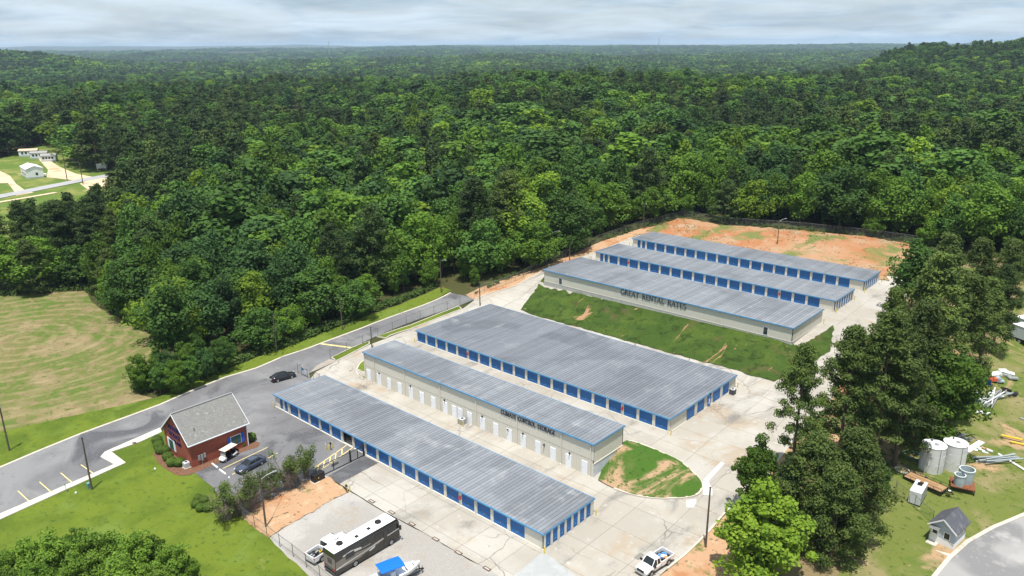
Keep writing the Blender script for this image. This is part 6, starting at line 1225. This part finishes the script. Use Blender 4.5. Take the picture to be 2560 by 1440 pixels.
for a, b, lb in (((530, 1160), (545, 1171), 'white wheel stop nearer the office wall'), ((549, 1175), (565, 1187), 'white wheel stop farther from the office wall')):
    A, B = at(*a), at(*b); tag(MB().loft([[(0, -.12, 0), (0, -.08, .15), (0, .08, .15), (0, .12, 0)], [(float(np.hypot(*(B - A)[:2])), -.12, 0), (float(np.hypot(*(B - A)[:2])), -.08, .15), (float(np.hypot(*(B - A)[:2])), .08, .15), (float(np.hypot(*(B - A)[:2])), .12, 0)]]).build('wheel_stop', m_white, None, (A[0], A[1], .06), math.atan2((B - A)[1], (B - A)[0])), lb, 'wheel stop', 'wheel stops')
m_plate = mat('plate_brown', (.10, .075, .06), .7); m_num = mat('plate_number', (.55, .47, .38), .7)
for i, (px_, lb) in enumerate((((928, 1255), 'first number plate along the gravel edge from the keypad'), ((978, 1283), 'number plate in front of the motorhome'), ((1029, 1312), 'number plate just right of the motorhome'), ((1088, 1350), 'fourth number plate along the gravel edge'), ((1145, 1384), 'fifth number plate along the gravel edge'), ((1216, 1424), 'number plate nearest the bottom edge of the picture'))):
    p = at(*px_); r = thing('number_plate', lb, 'number plate', (p[0], p[1] + .1, p[2] + .07), 0, 'number plates'); MB().box(-.55, .55, -.26, .26, 0, .035).build('plate', m_plate, r)
    for k in range(4): MB().box(-.36 + k * .19, -.23 + k * .19, -.12, .12, .035, .04).build('digit', m_num, r)
tag(MB().box(-.35, .35, -.7, .7, 0, .02).build('drain_grate', mat('grate_dark', (.20, .19, .17), .8), None, tuple(at(1598, 1392) + np.array([0, 0, .07]))), kind='structure')
q = at(224, 1220); tag(MB().box(-.25, .25, -.25, .25, -.05, .8).box(-.28, .28, -.28, .28, .8, .86).build('utility_box', mat('utility_teal', (.12, .26, .25), .5), None, tuple(q)), 'small teal utility box at the foot of the near pole', 'utility box')
q = at(166, 1230); s_ = thing('sign_post', 'small grey sign on a post beside the sidewalk', 'sign', tuple(q)); MB().tube([(0, 0, -.1), (0, 0, 1.5)], .03, 6).build('post', m_galv, s_); MB().box(-.25, .25, -.03, .0, .95, 1.5).build('panel', m_galv, s_)
for px_, lb in (((388, 1174), 'white survey marker on the lawn near the office'), ((190, 1234), 'white marker cap on the lawn beside the sidewalk'), ((573, 1196), 'white marker cap at the edge of the parking bays')):
    q = at(*px_); tag(MB().lathe([(.001, .3), (.12, .26), (.14, .1), (.1, -.02)], 10).build('lawn_marker', m_wdoor, None, tuple(q)), lb, 'marker', 'lawn markers')
# things in the open storage unit
q = (BA[0] + 4.68 + 5 * P10 + 1.2, BA[1] + 1.0, .12); heap('stored_goods', 'stored goods inside the open unit of the front row', 'goods', q, 0, 6, (.9, .6, .3), ((.3, .8), (.3, .6), (.3, .7)), [m_redp, m_galv, m_wood, m_black], seed=21)

# ------------------------------------------------------------------ poles and lines
def pole(px_, h, label, arm=None, trans=False, r=.14, cross=False):
    p = at(*px_); o = thing('utility_pole', label, 'pole', tuple(p), 0, 'utility poles'); MB().tube([(0, 0, -.2), (0, 0, h * .5), (0, 0, h)], [r, r * .85, r * .65], 10).build('shaft', m_pole, o)
    if arm is not None:
        a = rad(arm); e = Vector((math.cos(a), math.sin(a), 0)); MB().tube([Vector((0, 0, h - .6)), e * .8 + Vector((0, 0, h - .15)), e * 1.7 + Vector((0, 0, h + .05))], .04, 6).build('lamp_arm', m_galv, o); v = e * 1.9 + Vector((0, 0, h + .02)); MB().loft([[(v.x - .3 * e.x - .14 * e.y, v.y - .3 * e.y + .14 * e.x, v.z), (v.x - .3 * e.x + .14 * e.y, v.y - .3 * e.y - .14 * e.x, v.z), (v.x + .35 * e.x + .1 * e.y, v.y + .35 * e.y - .1 * e.x, v.z), (v.x + .35 * e.x - .1 * e.y, v.y + .35 * e.y + .1 * e.x, v.z)], [(v.x - .25 * e.x - .1 * e.y, v.y - .25 * e.y + .1 * e.x, v.z + .14), (v.x - .25 * e.x + .1 * e.y, v.y - .25 * e.y - .1 * e.x, v.z + .14), (v.x + .3 * e.x + .06 * e.y, v.y + .3 * e.y - .06 * e.x, v.z + .12), (v.x + .3 * e.x - .06 * e.y, v.y + .3 * e.y + .06 * e.x, v.z + .12)]]).build('lamp_head', m_galv, o)
    if trans: MB().lathe([(.001, h - 2.2), (.26, h - 2.2), (.28, h - 1.3), (.2, h - 1.2), (.001, h - 1.15)], 14, (.3, -.2, 0)).build('transformer', mat('transformer_grey', (.42, .46, .48), .5), o)
    if cross: MB().box(-1.1, 1.1, -.06, .06, h - .7, h - .58).build('cross_arm', m_pole, o)
    for k in (0,): MB().box(-.1, .1, -.1, .1, h - .02, h + .05).build('cap', m_dark, o)
    return p + np.array([0, 0, h - .25])
tA = pole((692, 881), 8.4, 'pole at the road verge opposite the black sedan'); tB = pole((856, 825), 8.5, 'pole at the road verge opposite the yellow stop line'); pole((930, 870), 4.6, 'short dark pole behind the climate building end'); tC = pole((1103, 732), 8.7, 'pole at the end of the road before the wood', 0)
pole((1200, 765), 4.8, 'short pole beside the gate at the road end'); pole((1380, 652), 8.2, 'tall pole on the wood side of the upper drive', 20); pole((1424, 652), 4.5, 'short pole behind the windowed building'); pole((1608, 572), 7.9, 'pole at the corner of the wood beside the rearmost row', -40); pole((1943, 612), 7.1, 'pole standing on the red clay bank', 60, r=.12)
tF = pole((665, 1318), 7.8, 'lamp pole with white arm at the hedge corner', 75); tL = pole((24, 1127), 10.0, 'pole with a transformer on the grass at the left edge', trans=True); tN = pole((230, 1224), 8.4, 'pole on the lawn beside the angled parking', cross=False); pole((1764, 1368), 8.7, 'pole on the clay verge right of the grass island')
tM = pole((168, 450), 14.5, 'tall pole by the trailer homes', r=.2, cross=True); tM2 = pole((208, 462), 10.1, 'shorter pole nearer the county road', r=.2, cross=True)
def wire(a, b, sag, label, r=.025):
    pts_ = [tuple(np.array(a) + (np.array(b) - np.array(a)) * t - np.array([0, 0, sag * 4 * t * (1 - t)])) for t in np.linspace(0, 1, 13)]; o0 = pts_[0]
    tag(MB().tube([(p[0] - o0[0], p[1] - o0[1], p[2] - o0[2]) for p in pts_], r, 5).build('power_line', m_black, None, o0), label, 'cable', 'power lines')
wire(tA, tB, .8, 'cable between the two poles on the road verge'); wire(tB, tC, 1.0, 'cable from the stop line pole to the road end'); wire(tA, (-165.0, 62.0, 7.0), .8, 'cable from the sedan pole into the wood'); wire(tM, tM2, 1.0, 'cable between the two poles at the trailer homes', .05); wire(tM, at(-80, 430) + np.array([0, 0, 12]), 1.5, 'cable from the tall pole out of the picture to the left', .05)
wire(tF, at(705, 1243) + np.array([0, 0, .1]), 0, 'guy wire of the lamp pole')

# ------------------------------------------------------------------ trailer homes and far landmarks
m_hw = mat('home_white', (.74, .76, .76), .6, layers=[((.62, .65, .66), .4, .5, .7)]); m_hr = mat('home_roof', (.70, .72, .74), .5, .4); m_hg2 = mat('home_roof_grey', (.30, .29, .28), .8)
def home(px_, w, l, h, rz, label, wm, rm, pitch=.35, name='trailer_home', dz=0.0):
    p = at(*px_); o = thing(name, label, 'house', (p[0], p[1], p[2]), rz, 'far houses'); rh = h + w / 2 * pitch
    mb = MB(); mb.box(-w / 2, w / 2, 0, l, -.3, h); mb.add([(-w / 2, 0, h), (w / 2, 0, h), (0, 0, rh), (-w / 2, l, h), (w / 2, l, h), (0, l, rh)], [(0, 1, 2), (5, 4, 3), (0, 2, 5, 3), (1, 4, 5, 2)]); mb.build('wall', wm, o)
    for s in (-1, 1):
        e = w / 2 + .25; a, b, c_, d_ = (0, -.3, rh + .12), (0, l + .3, rh + .12), (s * e, l + .3, rh + .1 - e * pitch), (s * e, -.3, rh + .1 - e * pitch); vs = [a, b, c_, d_] + [(q[0], q[1], q[2] - .1) for q in (a, b, c_, d_)]; fs = [(0, 1, 2, 3), (7, 6, 5, 4), (0, 4, 5, 1), (1, 5, 6, 2), (2, 6, 7, 3), (3, 7, 4, 0)]
        MB().add(vs, fs if s < 0 else [tuple(reversed(f)) for f in fs]).build('roof', rm, o)
    MB().box(-w / 2 - .02, w / 2 + .02, -.03, l + .02, -.3, .7).build('skirting', mat('skirt_grey', (.38, .42, .44), .7), o)
    MB().box(.2, 1.2, -.06, -.0, 1.5, 2.7).build('window', m_glass, o)
    for y_ in np.linspace(l * .15, l * .75, 4):
        for s in (-1, 1): MB().box(s * (w / 2 + .03) - .03, s * (w / 2 + .03) + .03, y_, y_ + 1.0, 1.4, 2.5).build('window', m_glass, o)
    MB().box(w / 2, w / 2 + 2.2, l * .4, l * .4 + 2.5, 0, .9).build('porch', m_hw, o)
    return o
vw = math.atan2(at(85, 405)[1] - at(95, 447)[1], at(85, 405)[0] - at(95, 447)[0]) - math.pi / 2
home((90, 446), 7.0, 14, 4.6, vw + .15, 'white metal roofed trailer home beside the dirt drive', m_hw, m_hr)
home((97, 389), 4.2, 9, 3.2, vw + 1.3, 'leftmost pale home of the row behind the trees', m_hw, mat('home_tan', (.55, .42, .30), .8)); home((121, 395), 4.2, 8, 3.2, vw + 1.3, 'middle pale home of the row behind the trees', m_hw, m_hg2); home((143, 402), 4.2, 7, 3.2, vw + 1.3, 'rightmost pale home of the row, next to the tall pole', m_hw, m_hg2)
home((300, 456), 6.0, 8, 4.0, vw - .9, 'grey roofed shed by the county road behind the wood edge', mat('shed_dark', (.12, .12, .12), .8), m_hg2, .25, 'roadside_shed')
q = at(255, 426); o = thing('notice_board', 'white double board on the grass left of the roadside shed', 'sign', tuple(q), vw); MB().box(-2.2, 2.2, -.1, .1, 1.0, 3.4).build('panel', m_hw, o); MB().box(-2.0, -1.8, -.1, .1, -.2, 1.0).box(1.8, 2.0, -.1, .1, -.2, 1.0).build('legs', m_hw, o)
home((778, 330), 9, 26, 3.4, vw + 1.25, 'long pale roofed house in a gap of the far wood', m_hw, mat('home_pale', (.52, .53, .54), .7), .3, 'far_house'); home((527, 305), 8, 14, 3.2, vw + 1.2, 'brown roofed house half hidden in the far wood', m_hw, mat('home_brown', (.30, .17, .12), .8), .4, 'far_house')
drape('far_lawn', clearC, .1, MATS['home_lawn'], 12.0, sink=False)
def mast(px_, d, ztop, label, r=1.0, bulb=0.0):
    v = ray(*px_); v = v / np.hypot(v[0], v[1]); x_, y_ = v[0] * d, v[1] * d; zb = z1(x_, y_); o = thing('radio_mast' if not bulb else 'water_tower', label, 'mast' if not bulb else 'water tower', (x_, y_, zb)); H_ = ztop - zb
    for k in range(3):
        a = 2.1 * k; MB().tube([(r * math.cos(a), r * math.sin(a), -1), (r * .35 * math.cos(a), r * .35 * math.sin(a), H_)], [r * .35, r * .2], 5).build('leg', m_galv, o)
    for f in np.linspace(.08, .95, 9): MB().lathe([(r * (1 - .65 * f) * .8, H_ * f - .4), (r * (1 - .65 * f) * 1.15, H_ * f), (r * (1 - .65 * f) * .8, H_ * f + .4)], 6).build('brace', m_galv, o)
    if bulb: MB().lathe([(.001, H_ - bulb), (bulb, H_ - bulb * .3), (bulb, H_ + bulb * .3), (.001, H_ + bulb)], 16).build('tank', m_wdoor, o)
mast((822, 112), 5200, 86, 'thin radio mast on the left horizon', 4.5); mast((1647, 112), 5600, 96, 'tall thin mast right of centre on the horizon', 2.6); mast((1392, 112), 6500, 70, 'tiny white water tower on the horizon', 2.5, 7.0)

# ------------------------------------------------------------------ ground cover that nobody could count
def cover(name, poly, n, size, m, h=.5, seed=1, label='', dens=None, leaf=10):
    r_ = np.random.RandomState(seed); a = np.array(poly); x = r_.uniform(a[:, 0].min(), a[:, 0].max(), n * 3); y = r_.uniform(a[:, 1].min(), a[:, 1].max(), n * 3); k = inpoly(poly, x, y)
    if dens is not None: k &= dens(x, y) > r_.random(len(x))
    x, y = x[k][:n], y[k][:n]; s = r_.uniform(.5, 1.3, len(x)); C = np.c_[x, y, Z(x, y) + .1 + size * s * h * .5]; R_ = np.c_[size * s, size * s, size * s * h]
    me = mesh_np(name, leafmesh(name, C, R_, leaf, size * .55, r_, None, .3, 1.0, .3), m); o = bpy.data.objects.new(name, me); COL.objects.link(o); o['kind'] = 'stuff'; tag(o, label, 'plants'); return o
f_weed = fol('weeds', (.12, .15, .035), (.09, .12, .028), (.17, .17, .07), .25, .0)
cover('weeds', rb, 1500, .26, f_weed, .6, 91, 'scattered green weeds on the red clay bank', lambda x, y: .15 + 1.1 * (vnoise(x, y, 9, .4) > .58) + 1.0 * (y < 192.5))
cover('slope_weeds', slope, 4500, .13, mat('slope_leaf', (.045, .10, .016), .8, .2, layers=[((.07, .135, .02), .4, .45, .65)], trans=.2), .7, 92, 'low ground cover on the grass slope', None, 6)
cover('field_edge_weeds', field, 2600, .14, mat('dry_grass', (.30, .25, .12), .9, .1), .8, 93, 'tufts of taller grass scattered on the mown field', lambda x, y: .25 + .7 * (vnoise(x, y, 14, 2.0) > .6), 5)
cover('fence_weeds', P2([(1190, 735), (1345, 672), (1500, 604), (1690, 548), (1800, 558), (2290, 606), (2290, 600), (1800, 552), (1685, 538), (1500, 592), (1340, 660), (1190, 722)]), 1500, .7, fol('edge_brush', (.075, .125, .024), (.055, .10, .02), (.10, .15, .03), .25, .0), .9, 94, 'brush growing along the rear fences', None, 14)
cover('verge_brush', P2([(335, 985), (470, 962), (640, 893), (860, 812), (1095, 716), (1095, 708), (855, 798), (635, 872), (460, 935), (330, 950)]), 1500, .8, MATS['edge_brush'], .9, 95, 'low brush under the trees along the road verge', None, 14)
cover('field_brush', P2([(-100, 748), (0, 742), (212, 726), (312, 806), (398, 850), (420, 880), (430, 860), (330, 790), (250, 740), (215, 712), (0, 732), (-100, 738)]), 900, .9, MATS['edge_brush'], .9, 96, 'low brush under the trees behind the field', None, 14)
lotp = P2([(2500, 870), (2580, 780), (2700, 900), (2700, 1230), (2480, 1310), (2370, 1385), (2150, 1400), (2215, 1210), (2270, 1120), (2390, 1060)])
cover('yard_tufts', lotp, 1500, .09, f_weed, .9, 98, 'grass tufts in the neighbouring yard', lambda x, y: .2 + .8 * (vnoise(x, y, 5, 1.0) > .55), 6)
cover('grove_brush', P2([(1925, 1183), (2000, 1083), (2080, 1001), (2118, 906), (2236, 793), (2400, 900), (2300, 1090), (2215, 1190), (2120, 1330), (1960, 1400)]), 700, .8, MATS['edge_brush'], .8, 97, 'brush under the grove between the yards', lambda x, y: .25 + .9 * (vnoise(x, y, 8, 1.4) > .55), 16)
# ------------------------------------------------------------------ haze
hz = bpy.data.materials.new('haze'); hz.use_nodes = True; ht = hz.node_tree; ht.nodes.clear()
pv = ht.nodes.new('ShaderNodeVolumePrincipled'); pv.inputs['Color'].default_value = (.58, .78, 1.0, 1); pv.inputs['Density'].default_value = HAZE; pv.inputs['Anisotropy'].default_value = 0.0
ho = ht.nodes.new('ShaderNodeOutputMaterial'); ht.links.new(pv.outputs[0], ho.inputs['Volume'])
HX0, HX1, HY0, HY1 = float(gx.min()) - 50, float(gx.max()) + 50, float(gy.min()) - 50, float(gy.max()) + 50
hb_ = MB().box(HX0, HX1, HY0, HY1, ZMIN - 1.2, max(float(ZZ.max()), 100.0) + 6).build('haze', hz); hb_['kind'] = 'stuff'
